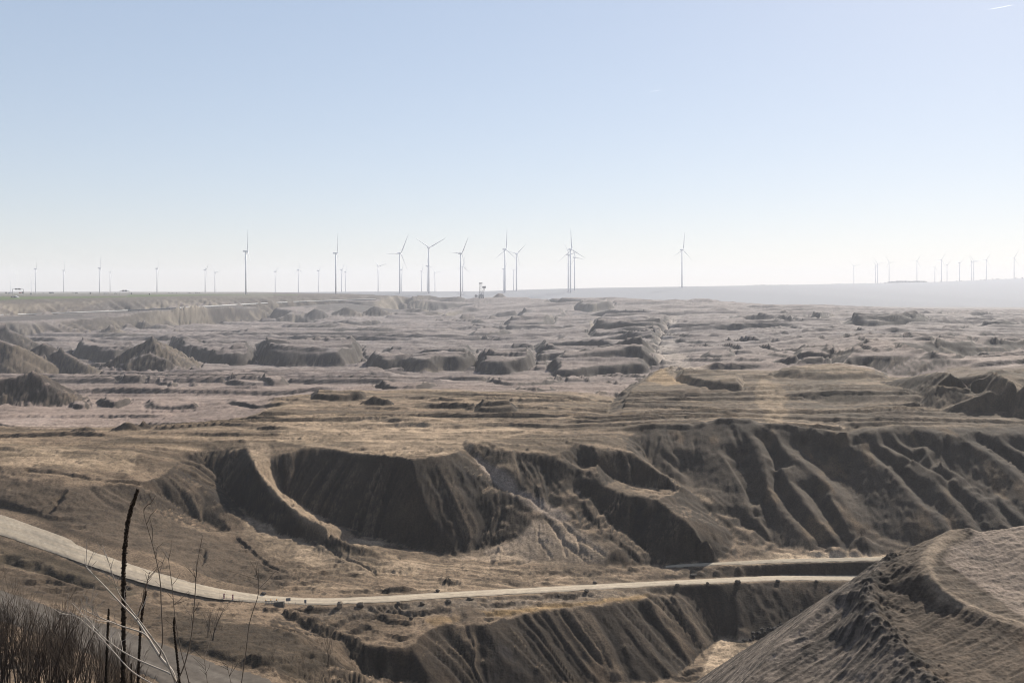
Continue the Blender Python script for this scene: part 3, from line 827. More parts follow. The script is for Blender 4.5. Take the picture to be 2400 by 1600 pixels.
# olive, overgrown right plateau and its hills
OLIVE = inside([(1470,925),(1545,868),(1600,872),(1750,868),(2180,900),(2230,866),(2420,866),(2700,900),(2700,1010),(2100,1010),(1700,975),(1620,990),(1470,1000)], 8)
mix(OLIVE * 0.75, rgb(0.155, 0.124, 0.093))
mix(OLIVE * sstep(0.0, 0.5, -lane) * 0.6, rgb(0.25, 0.205, 0.15))
mix(OLIVE * sstep(0.05, 0.4, fbm(GX / 20, GY / 14, 4, 71)) * 0.5, rgb(0.09, 0.074, 0.053))
mix(inside([(1780,890),(1830,900),(1860,940),(1840,965),(1815,1000),(1775,1000),(1790,960),(1770,920)], 7) * 0.7, rgb(0.31, 0.25, 0.175))
mix(inside([(1540,870),(1570,885),(1620,900),(1560,905),(1520,895)], 3) * 0.7, rgb(0.38, 0.285, 0.17))
mix(inside([(1560,815),(1600,835),(1660,870),(1580,868),(1550,850)], 3) * 0.6, rgb(0.43, 0.375, 0.32))
mix(inside([(1535,850),(1600,850),(1582,812),(1575,775),(1592,742),(1572,742),(1556,775),(1546,815)], 10) * 0.75, rgb(0.43, 0.37, 0.32))
# the grey spurs of the right slope
SPUR = inside([(1480,1012),(1700,985),(2000,1012),(2400,1000),(2700,1000),(2700,1285),(2100,1290),(1850,1285),(1600,1130)], 2)
mix(SPUR * 0.85, rgb(0.115, 0.095, 0.075))
mix(SPUR * sstep(0.0, 0.5, fbm(GX / 12, GY / 30, 3, 72)) * 0.6, rgb(0.085, 0.074, 0.064))
mix(SPUR * sstep(0.25, 0.6, fbm(GX / 8 + 9, GY / 20, 3, 73)) * 0.5, rgb(0.21, 0.15, 0.09))
# whitish wash of the creek, sandy fans
mix(inside([(1105,1068),(1125,1072),(1180,1112),(1230,1150),(1290,1180),(1340,1215),(1310,1225),(1262,1200),(1225,1175),(1165,1135),(1125,1100)], 1.5) * 0.75, rgb(0.30, 0.265, 0.235))
mix(inside([(1083,1292),(1202,1262),(1250,1215),(1330,1225),(1430,1290),(1410,1322),(1300,1318),(1150,1312),(1040,1306)], 2) * 0.7, rgb(0.36, 0.305, 0.24))
mix(inside([(580,1210),(640,1240),(760,1275),(900,1310),(1000,1320),(980,1345),(800,1340),(640,1305),(560,1255)], 3) * 0.45, rgb(0.39, 0.33, 0.25))
mix(inside([(1820,1296),(2075,1300),(2090,1310),(1860,1318),(1700,1312)], 1) * 0.8, rgb(0.46, 0.385, 0.285))
mix(inside([(980,1380),(1050,1368),(1090,1378),(1030,1386),(985,1391)], 0.6) * 0.5, rgb(0.38, 0.32, 0.24))
mix(inside([(1620,1610),(1660,1530),(1680,1490),(1775,1500),(1760,1560),(1720,1610)], 2) * 0.9, rgb(0.43, 0.36, 0.27))
# ochre strip and gravel below the road
mix(inside([(1100,1432),(1180,1424),(1300,1412),(1440,1400),(1525,1394),(1500,1402),(1300,1424),(1180,1434)], 0.8) * 0.85, rgb(0.30, 0.215, 0.105))
mix(inside([(990,1450),(1080,1442),(1060,1458),(1020,1466)], 0.8) * 0.7, rgb(0.29, 0.21, 0.11))
GRAV = inside([(700,1432),(830,1420),(1030,1404),(1259,1392),(1450,1381),(1530,1378),(1525,1392),(1400,1402),(1200,1420),(1080,1432),(900,1436),(800,1448)], 1)
mix(GRAV * (0.25 + 0.75 * sstep(-0.2, 0.3, n3)), rgb(0.17, 0.148, 0.122))
mix(GRAV * sstep(0.35, 0.6, vnoise(GX / 0.7, GY / 0.7, 74)) * 0.7, rgb(0.26, 0.225, 0.185))
# dark clayey left bank and verge
mix(inside([(-100,1110),(60,1125),(190,1160),(150,1195),(120,1215),(330,1290),(260,1290),(0,1190),(-100,1180)], 3) * 0.8, rgb(0.105, 0.084, 0.062))
mix(inside([(150,1140),(300,1150),(440,1235),(560,1290),(700,1350),(650,1385),(480,1345),(330,1292),(200,1240),(130,1210)], 3) * 0.85, rgb(0.128, 0.104, 0.079))
mix(inside([(-100,1262),(0,1262),(180,1318),(330,1385),(300,1400),(200,1375),(100,1340),(-100,1310)], 2) * 0.8, rgb(0.095, 0.080, 0.055))
mix(inside([(-100,1310),(100,1345),(300,1400),(460,1440),(640,1470),(760,1520),(700,1560),(460,1520),(230,1440),(0,1370),(-100,1360)], 3) * (0.75 + 0.3 * n2), rgb(0.115, 0.090, 0.064))
mix(inside([(420,1440),(560,1455),(680,1490),(800,1560),(700,1600),(560,1560),(400,1500)], 2) * 0.85, rgb(0.085, 0.068, 0.047))
NEARG = (1 - sstep(395, 430, D_)) * (1 - st)
mix(NEARG * sstep(-0.1, 0.4, fbm(GX / 13, GY / 13, 4, 91)) * 0.6, rgb(0.13, 0.104, 0.076))
mix(NEARG * sstep(0.3, 0.6, fbm(GX / 1.9, GY / 1.9, 3, 92)) * 0.55, rgb(0.08, 0.066, 0.05))
mix(NEARG * sstep(0.35, 0.7, fbm(GX / 9 + 50, GY / 3, 3, 93)) * 0.4, rgb(0.27, 0.222, 0.165))
mix((1 - FLOOR) * sstep(400, 430, D_) * sstep(0.3, 0.6, fbm(GX / 5, GY / 5, 3, 94)) * 0.5, rgb(0.085, 0.068, 0.048))
# far left: green field, brown strip, tan and grey layers of the wall
FIELD = inside([(-250,697),(0,694),(300,692),(560,690),(400,694.5),(250,698.5),(0,704.5),(-250,711)], 0)
mix((D_ > 1900) * (U_ < 1100) * (D_ < 9000) * (H > -33), rgb(0.135, 0.117, 0.10))
mix(sstep(2550, 2700, D_ + 60 * edge) * (U_ < 640) * (H > -24), rgb(0.17, 0.16, 0.13))
mix((U_ < 700) * (H > -23.5) * (SLOPE < 0.1) * sstep(1990, 2060, D_ - np.interp(U_, [-250, 0, 250, 400, 600], [-220, 0, 290, 510, 890])) * (D_ < 2560 + 500 * (U_ > 300)), rgb(0.10, 0.135, 0.045))
wall = (U_ < 1400) * sstep(1500, 1700, D_) * st
mix(wall * sstep(-0.1, 0.4, vnoise(GX / 130 + 3, GY / 400, 75)) * 0.8, rgb(0.27, 0.23, 0.18))
mix(wall * sstep(0.2, 0.5, vnoise(GX / 80 + 8, GY / 300, 76)) * 0.85, rgb(0.08, 0.073, 0.072))
BENCH = (SLOPE < 0.12) * (U_ < 1000) * (D_ > 1690) * (H > -62) * (H < -29) * (D_ < 3500)
mix(blur(BENCH.astype(np.float32), 2), rgb(0.115, 0.104, 0.098))
# far side: pale blue-grey that paints in part of its haze
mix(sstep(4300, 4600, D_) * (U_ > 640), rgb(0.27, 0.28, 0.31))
# grain
g = (1 + 0.20 * n1 + 0.24 * n2 + 0.30 * n3).astype(np.float32)
g = 1 + (g - 1) * (1 - sstep(3800, 4400, D_)).astype(np.float32)
WARM = (1 - sstep(500, 1200, D_)).astype(np.float32)[..., None]
COL = COL * (1 + WARM * np.array([0.08, -0.035, -0.13], np.float32))
lum = COL.mean(-1) / 0.17
con = np.clip(lum, 0.2, 3.0) ** (0.65 * (1 - sstep(500, 800, D_)))
COL = COL * (con * (1 - 0.10 * (1 - sstep(500, 800, D_)))).astype(np.float32)[..., None]
COL = np.clip(COL * g[..., None] * 0.62, 0.008, 0.9)

# ------------------------------------------------------------------ materials
MATS = {}
def soil_material(name, bump=0.5, scale=1.5, var=0.45):
    m = bpy.data.materials.new(name); m.use_nodes = True
    nt = m.node_tree; b = nt.nodes['Principled BSDF']
    at = nt.nodes.new('ShaderNodeAttribute'); at.attribute_name = 'soil'
    geo = nt.nodes.new('ShaderNodeNewGeometry')
    n = nt.nodes.new('ShaderNodeTexNoise'); n.inputs['Scale'].default_value = scale; n.inputs['Detail'].default_value = 6; n.inputs['Roughness'].default_value = 0.65
    nt.links.new(geo.outputs['Position'], n.inputs['Vector'])
    mr = nt.nodes.new('ShaderNodeMapRange'); mr.inputs[1].default_value = 0.3; mr.inputs[2].default_value = 0.7; mr.inputs[3].default_value = 1 - var; mr.inputs[4].default_value = 1 + var
    nt.links.new(n.outputs[0], mr.inputs[0])
    mx = nt.nodes.new('ShaderNodeVectorMath'); mx.operation = 'SCALE'
    nt.links.new(at.outputs['Color'], mx.inputs[0]); nt.links.new(mr.outputs[0], mx.inputs['Scale'])
    nt.links.new(mx.outputs[0], b.inputs['Base Color'])
    bp = nt.nodes.new('ShaderNodeBump'); bp.inputs['Strength'].default_value = bump; bp.inputs['Distance'].default_value = 0.5
    nt.links.new(n.outputs[0], bp.inputs['Height']); nt.links.new(bp.outputs[0], b.inputs['Normal'])
    b.inputs['Roughness'].default_value = 0.95
    b.inputs['Specular IOR Level'].default_value = 0.1
    return m
SOIL = soil_material('soil')
ROAD_DUST = soil_material('road_dust', 0.15, 1.0, 0.14)

def grid_mesh(name, X, Y, Z, col, mat, keep=None):
    nr, na = X.shape
    co = np.stack([X, Y, Z], -1).reshape(-1, 3).astype(np.float32)
    ii = np.arange(nr * na).reshape(nr, na)
    q = np.stack([ii[:-1, :-1], ii[:-1, 1:], ii[1:, 1:], ii[1:, :-1]], -1).reshape(-1, 4)
    if keep is not None:
        kq = (keep[:-1, :-1] | keep[:-1, 1:] | keep[1:, 1:] | keep[1:, :-1]).reshape(-1)
        q = q[kq]
    used = np.unique(q)
    remap = np.full(nr * na, -1); remap[used] = np.arange(len(used))
    q = remap[q]; co = co[used]
    me = bpy.data.meshes.new(name)
    me.vertices.add(len(co)); me.vertices.foreach_set('co', co.ravel())
    me.loops.add(q.size); me.loops.foreach_set('vertex_index', q.ravel().astype(np.int32))
    me.polygons.add(len(q)); me.polygons.foreach_set('loop_start', np.arange(0, q.size, 4, dtype=np.int32))
    me.polygons.foreach_set('use_smooth', np.ones(len(q), bool))
    me.update(calc_edges=True)
    a = me.attributes.new('soil', 'FLOAT_COLOR', 'POINT')
    c = np.concatenate([col.reshape(-1, 3)[used], np.ones((len(used), 1), np.float32)], 1).astype(np.float32)
    a.data.foreach_set('color', c.ravel())
    me.materials.append(mat)
    o = bpy.data.objects.new(name, me)
    SC.collection.objects.link(o)
    return o

def structure(o):
    o['kind'] = 'structure'
    return o
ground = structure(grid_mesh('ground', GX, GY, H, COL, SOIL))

# ------------------------------------------------------------------ grey spoil heap in the right foreground
def spoil_heap_mesh():
    pts = []
    def ad(pl, step=8.0):
        for a, b in zip(pl[:-1], pl[1:]):
            n = max(1, int(max(abs(a[0] - b[0]), abs(a[1] - b[1])) / step))
            for k in range(n):
                t = k / n
                pts.append(P(*at_d(*[a[i] + (b[i] - a[i]) * t for i in range(3)])))
        pts.append(P(*at_d(*pl[-1])))
    crest = [(1450,1790,127),(1690,1690,132),(1748,1600,138.5),(1778,1566,141.5),(1824,1510,146),(1898,1441,152.5),(1960,1392,156.5),(2012,1350,160.3),(2050,1322,163),(2094,1298,165),(2189,1259,168),(2227,1237,170),(2273,1234,171),(2300,1245,172),(2327,1238,173),(2365,1237,174),(2400,1229,175),(2700,1225,180)]
    ad(crest)
    n0 = len(pts)
    for k in range(0, n0, 2):
        x, y, z = pts[k]
        dx, dy = (-0.52, 0.85) if x < 70 else (-0.2, 0.98)
        for q in (1.0, 2.5, 6, 12, 30, 60):
            pts.append((x + dx * q, y + dy * q, z - 0.78 * q))
    ridge = [(2094,1298,165),(2062,1330,159.5),(2050,1352,156),(2046,1385,150.5),(2050,1420,146),(2062,1445,142.5),(2076,1464,140),(2116,1509,134),(2150,1551,128.5),(2197,1590,123.5),(2280,1680,114)]
    ad(ridge, 7)
    ad([(u + 13, v + 4, d + 1.7) for u, v, d in ridge[1:]], 9)
    ad([(u - 26, v + 10, d - 0.5) for u, v, d in ridge[2:]], 10)
    track = [(2250,1241,170),(2205,1262,166),(2180,1290,160),(2171,1320,155),(2185,1350,150.5),(2215,1383,147),(2250,1405,145),(2327,1436,142),(2400,1459,140),(2700,1530,132)]
    ad(track, 7)
    ad([(u + 17, v + 2, d + 0.9) for u, v, d in track[1:]], 9)
    ad([(2262,1262,168),(2272,1300,163.0),(2300,1338,158),(2345,1366,155.5),(2400,1392,152.5),(2700,1480,145)], 8)
    ad([(2225,1310,159.5),(2235,1345,155.5),(2270,1380,151.5),(2330,1412,147.5),(2400,1432,145.5)], 9)
    ad([(2300,1275,166.5),(2400,1272,168),(2700,1270,172)], 14); ad([(2330,1320,161),(2400,1330,160.5),(2700,1330,162)], 14)
    ad([(1860,1552,141.6),(1920,1500,146),(2000,1435,151)], 12); ad([(1840,1640,133),(1920,1590,136.6),(2000,1510,142)], 12)
    ad([(1900,1680,128),(2020,1600,130.5)], 12); ad([(2120,1640,121.5),(2050,1570,131)], 12)
    ad([(2120,1440,146),(2200,1500,137.5),(2300,1560,130)], 14); ad([(2160,1400,149.5),(2250,1450,142),(2400,1510,135.5)], 14)
    ad([(2300,1640,121),(2400,1630,122.5),(2700,1650,120)], 20)
    for u in (1400, 1600, 1800, 2000, 2200, 2400, 2700):
        pts.append(P(*at_d(u, 1900, 88)))
        pts.append(P(*at_d(u, 2100, 60)))
    keep = []
    for p in pts:
        if all((p[0] - q[0]) ** 2 + (p[1] - q[1]) ** 2 > 0.5 for q in keep):
            keep.append(p)
    xs, ys = np.arange(8, 118, 0.22), np.arange(96, 226, 0.22)
    X, Y = np.meshgrid(xs, ys, indexing='xy')
    Z = np.full(X.shape, -200.0)
    vs, es, fs, ov, oe, of = delaunay_2d_cdt([Vector((p[0], p[1])) for p in keep], [], [], 0, 1e-6)
    zz = np.array([keep[o[0]][2] if o else 0.0 for o in ov]); xy = np.array([(v.x, v.y) for v in vs])
    for f in fs:
        p, z = xy[list(f)], zz[list(f)]
        det = (p[1, 1] - p[2, 1]) * (p[0, 0] - p[2, 0]) + (p[2, 0] - p[1, 0]) * (p[0, 1] - p[2, 1])
        if abs(det) < 1e-9: continue
        j0, j1 = np.searchsorted(xs, p[:, 0].min()), np.searchsorted(xs, p[:, 0].max()) + 1
        i0, i1 = np.searchsorted(ys, p[:, 1].min()), np.searchsorted(ys, p[:, 1].max()) + 1
        x, y = X[i0:i1, j0:j1], Y[i0:i1, j0:j1]
        if x.size == 0: continue
        l0 = ((p[1, 1] - p[2, 1]) * (x - p[2, 0]) + (p[2, 0] - p[1, 0]) * (y - p[2, 1])) / det
        l1 = ((p[2, 1] - p[0, 1]) * (x - p[2, 0]) + (p[0, 0] - p[2, 0]) * (y - p[2, 1])) / det
        l2 = 1 - l0 - l1
        m = (l0 >= -1e-6) & (l1 >= -1e-6) & (l2 >= -1e-6)
        Z[i0:i1, j0:j1][m] = (l0 * z[0] + l1 * z[1] + l2 * z[2])[m]
    def bl(A, n):
        for _ in range(n):
            B = A.copy(); B[1:-1] = 0.25 * A[:-2] + 0.5 * A[1:-1] + 0.25 * A[2:]
            A = B.copy(); A[:, 1:-1] = 0.25 * B[:, :-2] + 0.5 * B[:, 1:-1] + 0.25 * B[:, 2:]
        return A
    Z = bl(Z, 4)
    V = V0 - F * Z / Y; U = U0 + F * X / Y
    w3 = lambda pl: [P(*at_d(*p)) for p in pl]
    Dr, ar, sr = poly_dist(X, Y, w3(ridge)); Dt, atk, stk = poly_dist(X, Y, w3(track)); Dc, ac, sc_ = poly_dist(X, Y, w3(crest))
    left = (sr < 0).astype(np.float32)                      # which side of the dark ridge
    c, s = 0.853, 0.522
    al, ax = X * c + Y * s, -X * s + Y * c
    wv = fbm(X / 14, Y / 14, 3, 501)
    ribs = fbm(al / 16 + wv, ax / 1.0 + 1.2 * wv, 5, 502, 0.62)
    fine = fbm(al / 5 + wv, ax / 0.42 + 1.0 * wv, 4, 503, 0.6)
    lump = fbm(X / 2.0, Y / 2.0, 4, 504)
    nearr = np.exp(-(Dr / 3.2) ** 2)
    right_top = bl(((sc_ != 0) & (stk * 0 == 0) & (U > 2190) & (Dt > 2.0) & (V < 1470) & (V < 1300 + (U - 2190) * 0.7)).astype(np.float32), 3)
    trackm = np.exp(-(Dt / 1.1) ** 4)
    side = bl(left, 6)
    Z = Z + (0.42 * ribs * side + 0.28 * ribs * (1 - side)) * (1 - trackm) * (1 - 0.7 * right_top) + 0.16 * fine * (1 - trackm)
    Z = Z + 0.05 * lump + 0.07 * fbm(X / 0.55, Y / 0.55, 2, 511) + nearr * (0.55 * lump + 0.35 * np.abs(fbm(X / 1.1, Y / 1.1, 3, 505)))
    dune = vnoise(X / 3.5 + wv, (Y - 0.3 * X) / 1.2 + 2 * wv, 506)
    Z = Z + right_top * 0.10 * dune
    Z = Z - 0.15 * trackm
    clod2 = np.maximum(0, fbm(X / 0.9, Y / 0.9, 3, 507) - 0.25) * 0.9
    Z = Z + clod2 * (0.18 + nearr) * (1 - trackm)
    C = np.empty(Z.shape + (3,), np.float32); C[:] = rgb(0.225, 0.197, 0.172)
    def mx(w, col):
        w = np.clip(w, 0, 1).astype(np.float32)[..., None]
        C[:] = C * (1 - w) + np.asarray(col, np.float32) * w
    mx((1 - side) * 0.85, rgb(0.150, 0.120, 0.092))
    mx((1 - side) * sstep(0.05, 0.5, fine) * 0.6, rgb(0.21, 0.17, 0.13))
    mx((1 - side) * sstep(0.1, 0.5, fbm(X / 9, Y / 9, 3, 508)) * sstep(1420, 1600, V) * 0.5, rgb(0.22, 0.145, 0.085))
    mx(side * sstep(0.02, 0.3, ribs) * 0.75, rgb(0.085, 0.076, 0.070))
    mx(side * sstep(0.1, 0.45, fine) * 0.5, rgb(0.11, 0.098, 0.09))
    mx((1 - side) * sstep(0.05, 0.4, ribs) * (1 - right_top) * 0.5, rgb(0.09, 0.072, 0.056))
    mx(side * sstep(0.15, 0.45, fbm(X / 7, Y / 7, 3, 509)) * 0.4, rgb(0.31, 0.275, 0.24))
    mx(nearr * sstep(-0.2, 0.3, lump) * 0.75, rgb(0.065, 0.058, 0.052))
    mx(right_top * 0.85, rgb(0.30, 0.255, 0.22))
    mx(right_top * sstep(0.35, 0.7, dune) * 0.4, rgb(0.16, 0.145, 0.135))  # ripple shadows painted on the top as darker bands
    mx(trackm * 0.8, rgb(0.30, 0.25, 0.195))
    C *= (1 + 0.22 * lump + 0.2 * fbm(X / 0.7, Y / 0.7, 2, 510)).astype(np.float32)[..., None]
    C *= np.clip(C.mean(-1) / 0.15, 0.3, 2.0)[..., None] ** 0.6
    C *= np.array([0.47, 0.425, 0.385], np.float32)
    base = sample(H, X.ravel(), Y.ravel()).reshape(X.shape)
    keepm = (Z > base - 1.5) & (Z > -190)
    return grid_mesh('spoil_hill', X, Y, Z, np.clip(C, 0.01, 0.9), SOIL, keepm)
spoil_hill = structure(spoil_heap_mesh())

# ------------------------------------------------------------------ roads
def road_mesh(name, up, lo, lift, base_col, dark_col, pale_col, seed, wob=0.25):
    n, k = len(up), 15
    t = np.linspace(0, 1, k)
    c = lo[:, None, :] * (1 - t)[None, :, None] + up[:, None, :] * t[None, :, None]
    seg = np.cumsum(np.r_[0, np.hypot(*np.diff(((up + lo) / 2)[:, :2], axis=0).T)])
    wid = np.hypot(*(up - lo)[:, :2].T)
    dirv = (up - lo)[:, :2] / wid[:, None]
    for side, col in ((0, 0), (1, k - 1)):
        off = wob * vnoise(seg / 3.0, seg * 0 + side * 7, seed) + 0.6 * wob * vnoise(seg / 0.9, seg * 0 + side * 7, seed + 1)
        c[:, col, :2] += dirv * off[:, None]
    S = np.repeat(seg[:, None], k, 1); T = np.repeat(t[None, :], n, 0)
    z = c[:, :, 2] + lift + 0.05 * np.sin(np.pi * T) + 0.025 * fbm(S / 2.5, T * 4, 3, seed + 2)
    z[:, 0] -= 0.12; z[:, -1] -= 0.12
    colr = np.empty((n, k, 3), np.float32); colr[:] = base_col
    def mx(w, q):
        w = np.clip(w, 0, 1).astype(np.float32)[..., None]
        colr[:] = colr * (1 - w) + np.asarray(q, np.float32) * w
    mx(0.75 * (np.exp(-((T - 0.32 - 0.03 * vnoise(S / 20, S * 0, seed + 4)) / 0.07) ** 2) + np.exp(-((T - 0.68) / 0.08) ** 2)), pale_col)
    mx(0.5 * sstep(0.0, 0.6, fbm(S / 18, T * 6, 3, seed + 5)), dark_col)
    mx(0.5 * (np.abs(T - 0.5) > 0.42), dark_col)
    mx(0.6 * sstep(0.1, 0.5, fbm(S / 40, T * 14, 3, seed + 7)), dark_col)
    colr *= 0.66
    colr *= (1 + 0.18 * fbm(S / 1.5, T * 9, 2, seed + 6)).astype(np.float32)[..., None]
    return structure(grid_mesh(name, c[:, :, 0], c[:, :, 1], z, colr, ROAD_DUST))
def resample(a, n):
    q = np.linspace(0, len(a) - 1, n)
    return np.stack([np.interp(q, np.arange(len(a)), a[:, k]) for k in range(3)], 1)
road_mesh('haul_road', resample(road_u, 900), resample(road_l, 900), 0.03, rgb(0.50, 0.412, 0.305), rgb(0.35, 0.295, 0.23), rgb(0.56, 0.475, 0.365), 601)
road_mesh('dirt_track', resample(path_u, 500), resample(path_l, 500), 0.03, rgb(0.15, 0.125, 0.102), rgb(0.095, 0.078, 0.062), rgb(0.20, 0.172, 0.143), 621, 0.6)
road_mesh('upper_track', resample(track_u, 500), resample(track_l, 500), 0.03, rgb(0.42, 0.35, 0.26), rgb(0.33, 0.28, 0.215), rgb(0.47, 0.40, 0.30), 641)

# ------------------------------------------------------------------ building things
class MB:
    def __init__(self):
        self.v, self.f = [], []
    def poly(self, vs, fs):
        n = len(self.v); self.v += [tuple(p) for p in vs]; self.f += [tuple(i + n for i in q) for q in fs]
        return self
    def box(self, x0, x1, y0, y1, z0, z1, M=None):
        vs = [(x, y, z) for z in (z0, z1) for x, y in ((x0, y0), (x1, y0), (x1, y1), (x0, y1))]
        if M is not None: vs = [tuple(M @ Vector(p)) for p in vs]
        return self.poly(vs, [(3, 2, 1, 0), (4, 5, 6, 7), (0, 1, 5, 4), (1, 2, 6, 5), (2, 3, 7, 6), (3, 0, 4, 7)])
    def tube(self, pts, rad, n=6, cap=True):
        pts = [Vector(p) for p in pts]
        if not isinstance(rad, (list, tuple)): rad = [rad] * len(pts)
        rings, ref = [], None
        for i, p in enumerate(pts):
            t = (pts[min(i + 1, len(pts) - 1)] - pts[max(i - 1, 0)])
            t = t.normalized() if t.length > 1e-9 else Vector((0, 0, 1))
            if ref is None or abs(ref.dot(t)) > 0.95:
                ref = Vector((1, 0, 0)) if abs(t.x) < 0.8 else Vector((0, 1, 0))
            a = (ref - t * ref.dot(t)).normalized(); b = t.cross(a); ref = a
            rings.append([p + (a * math.cos(2 * math.pi * k / n) + b * math.sin(2 * math.pi * k / n)) * rad[i] for k in range(n)])
        base = len(self.v)
        for r in rings: self.v += [tuple(q) for q in r]
        for i in range(len(pts) - 1):
            for k in range(n):
                k2 = (k + 1) % n
                self.f.append((base + i * n + k, base + i * n + k2, base + (i + 1) * n + k2, base + (i + 1) * n + k))
        if cap:
            self.f.append(tuple(base + k for k in reversed(range(n))))
            self.f.append(tuple(base + (len(pts) - 1) * n + k for k in range(n)))
        return self
    def mesh(self, name, mat, smooth=False):
        me = bpy.data.meshes.new(name); me.from_pydata(self.v, [], self.f)
        if smooth: me.polygons.foreach_set('use_smooth', [True] * len(me.polygons))
        me.materials.append(mat); me.update()
        return me
    def build(self, name, mat, parent=None, smooth=False, loc=(0, 0, 0)):
        o = bpy.data.objects.new(name, self.mesh(name, mat, smooth)); SC.collection.objects.link(o)
        o.location = loc
        if parent is not None: o.parent = parent
        return o

def tag(o, label=None, cat=None, group=None, kind=None):
    if label: o['label'] = label
    if cat: o['category'] = cat
    if group: o['group'] = group
    if kind: o['kind'] = kind
    return o
def empty(name, loc, rz=0.0, s=1.0):
    o = bpy.data.objects.new(name, None); SC.collection.objects.link(o)
    o.location = loc; o.rotation_euler = (0, 0, rz); o.scale = (s, s, s); o.empty_display_size = 0.2
    return o
def kids(o):
    return [c for c in bpy.data.objects if c.parent == o]
def dup(tree, loc, rz, s=1.0):
    """tree = (object, [children trees]); copies a thing with its parts"""
    o = tree[0].copy(); SC.collection.objects.link(o); o.location = loc; o.rotation_euler = (0, 0, rz); o.scale = (s, s, s)
    def sub(ts, par):
        for c, cc in ts:
            q = c.copy(); SC.collection.objects.link(q); q.parent = par
            sub(cc, q)
    sub(tree[1], o)
    return o
def tree_of(o):
    return (o, [tree_of(c) for c in kids(o)])

def mat(name, col, rough=0.7, var=0.12, scale=4.0, spec=0.25, metal=0.0):
    m = bpy.data.materials.new(name); m.use_nodes = True
    nt = m.node_tree; b = nt.nodes['Principled BSDF']
    tc = nt.nodes.new('ShaderNodeTexCoord')
    n = nt.nodes.new('ShaderNodeTexNoise'); n.inputs['Scale'].default_value = scale; n.inputs['Detail'].default_value = 5
    nt.links.new(tc.outputs['Object'], n.inputs['Vector'])
    mr = nt.nodes.new('ShaderNodeMapRange'); mr.inputs[1].default_value = 0.3; mr.inputs[2].default_value = 0.7
    mr.inputs[3].default_value = 1 - var; mr.inputs[4].default_value = 1 + var
    nt.links.new(n.outputs[0], mr.inputs[0])
    mx = nt.nodes.new('ShaderNodeVectorMath'); mx.operation = 'SCALE'; mx.inputs[0].default_value = col
    nt.links.new(mr.outputs[0], mx.inputs['Scale']); nt.links.new(mx.outputs[0], b.inputs['Base Color'])
    b.inputs['Roughness'].default_value = rough; b.inputs['Specular IOR Level'].default_value = spec; b.inputs['Metallic'].default_value = metal
    return m
M_WHITE = mat('turbine_paint', (0.74, 0.75, 0.77), 0.5, 0.05, 0.2)
M_STEEL = mat('grey_steel', (0.22, 0.23, 0.24), 0.5, 0.15)
M_DARK = mat('dark_steel', (0.06, 0.065, 0.07), 0.6, 0.2)
M_MACH = mat('machine_paint', (0.20, 0.20, 0.22), 0.6, 0.15, 0.2)
M_BOARD = mat('sign_back', (0.20, 0.21, 0.22), 0.5, 0.1)
M_PALE = mat('pale_sheet', (0.62, 0.62, 0.60), 0.6, 0.08)
M_RED = mat('red_paint', (0.36, 0.05, 0.035), 0.5, 0.15)
M_LAMP = mat('amber_lens', (0.75, 0.33, 0.02), 0.25, 0.1, 4.0, 0.5)
M_CONC = mat('concrete', (0.11, 0.098, 0.084), 0.9, 0.25, 2.0)
M_ROCK = mat('rock', (0.095, 0.076, 0.058), 0.95, 0.35, 1.6, 0.1)
M_ROCK_PALE = mat('pale_rock', (0.26, 0.21, 0.155), 0.95, 0.25, 1.2, 0.1)
M_ROCK_DARK = mat('dark_clod', (0.055, 0.048, 0.042), 0.95, 0.3, 2.0, 0.1)
M_RUBBER = mat('rubber', (0.03, 0.03, 0.03), 0.8, 0.2)
M_BARK = mat('bark', (0.06, 0.045, 0.034), 0.9, 0.3, 6.0, 0.1)
M_TWIG = mat('twig', (0.085, 0.064, 0.048), 0.9, 0.3, 6.0, 0.1)
M_DRY = mat('dry_grass', (0.22, 0.17, 0.10), 0.9, 0.3, 3.0, 0.1)
M_STALK = mat('dead_stalk', (0.022, 0.016, 0.012), 0.95, 0.35, 60.0, 0.1)
M_POD = mat('seed_pod', (0.032, 0.022, 0.015), 0.95, 0.4, 80.0, 0.1)
M_STEM = mat('pale_stem', (0.32, 0.27, 0.22), 0.6, 0.2, 30.0, 0.3)
M_STEM2 = mat('brown_stem', (0.12, 0.092, 0.07), 0.7, 0.2, 30.0, 0.2)

def on_ground(u, v):
    return Vector(hit(u, v, H))
def ground_z(x, y):
    return float(sample(H, [x], [y])[0])

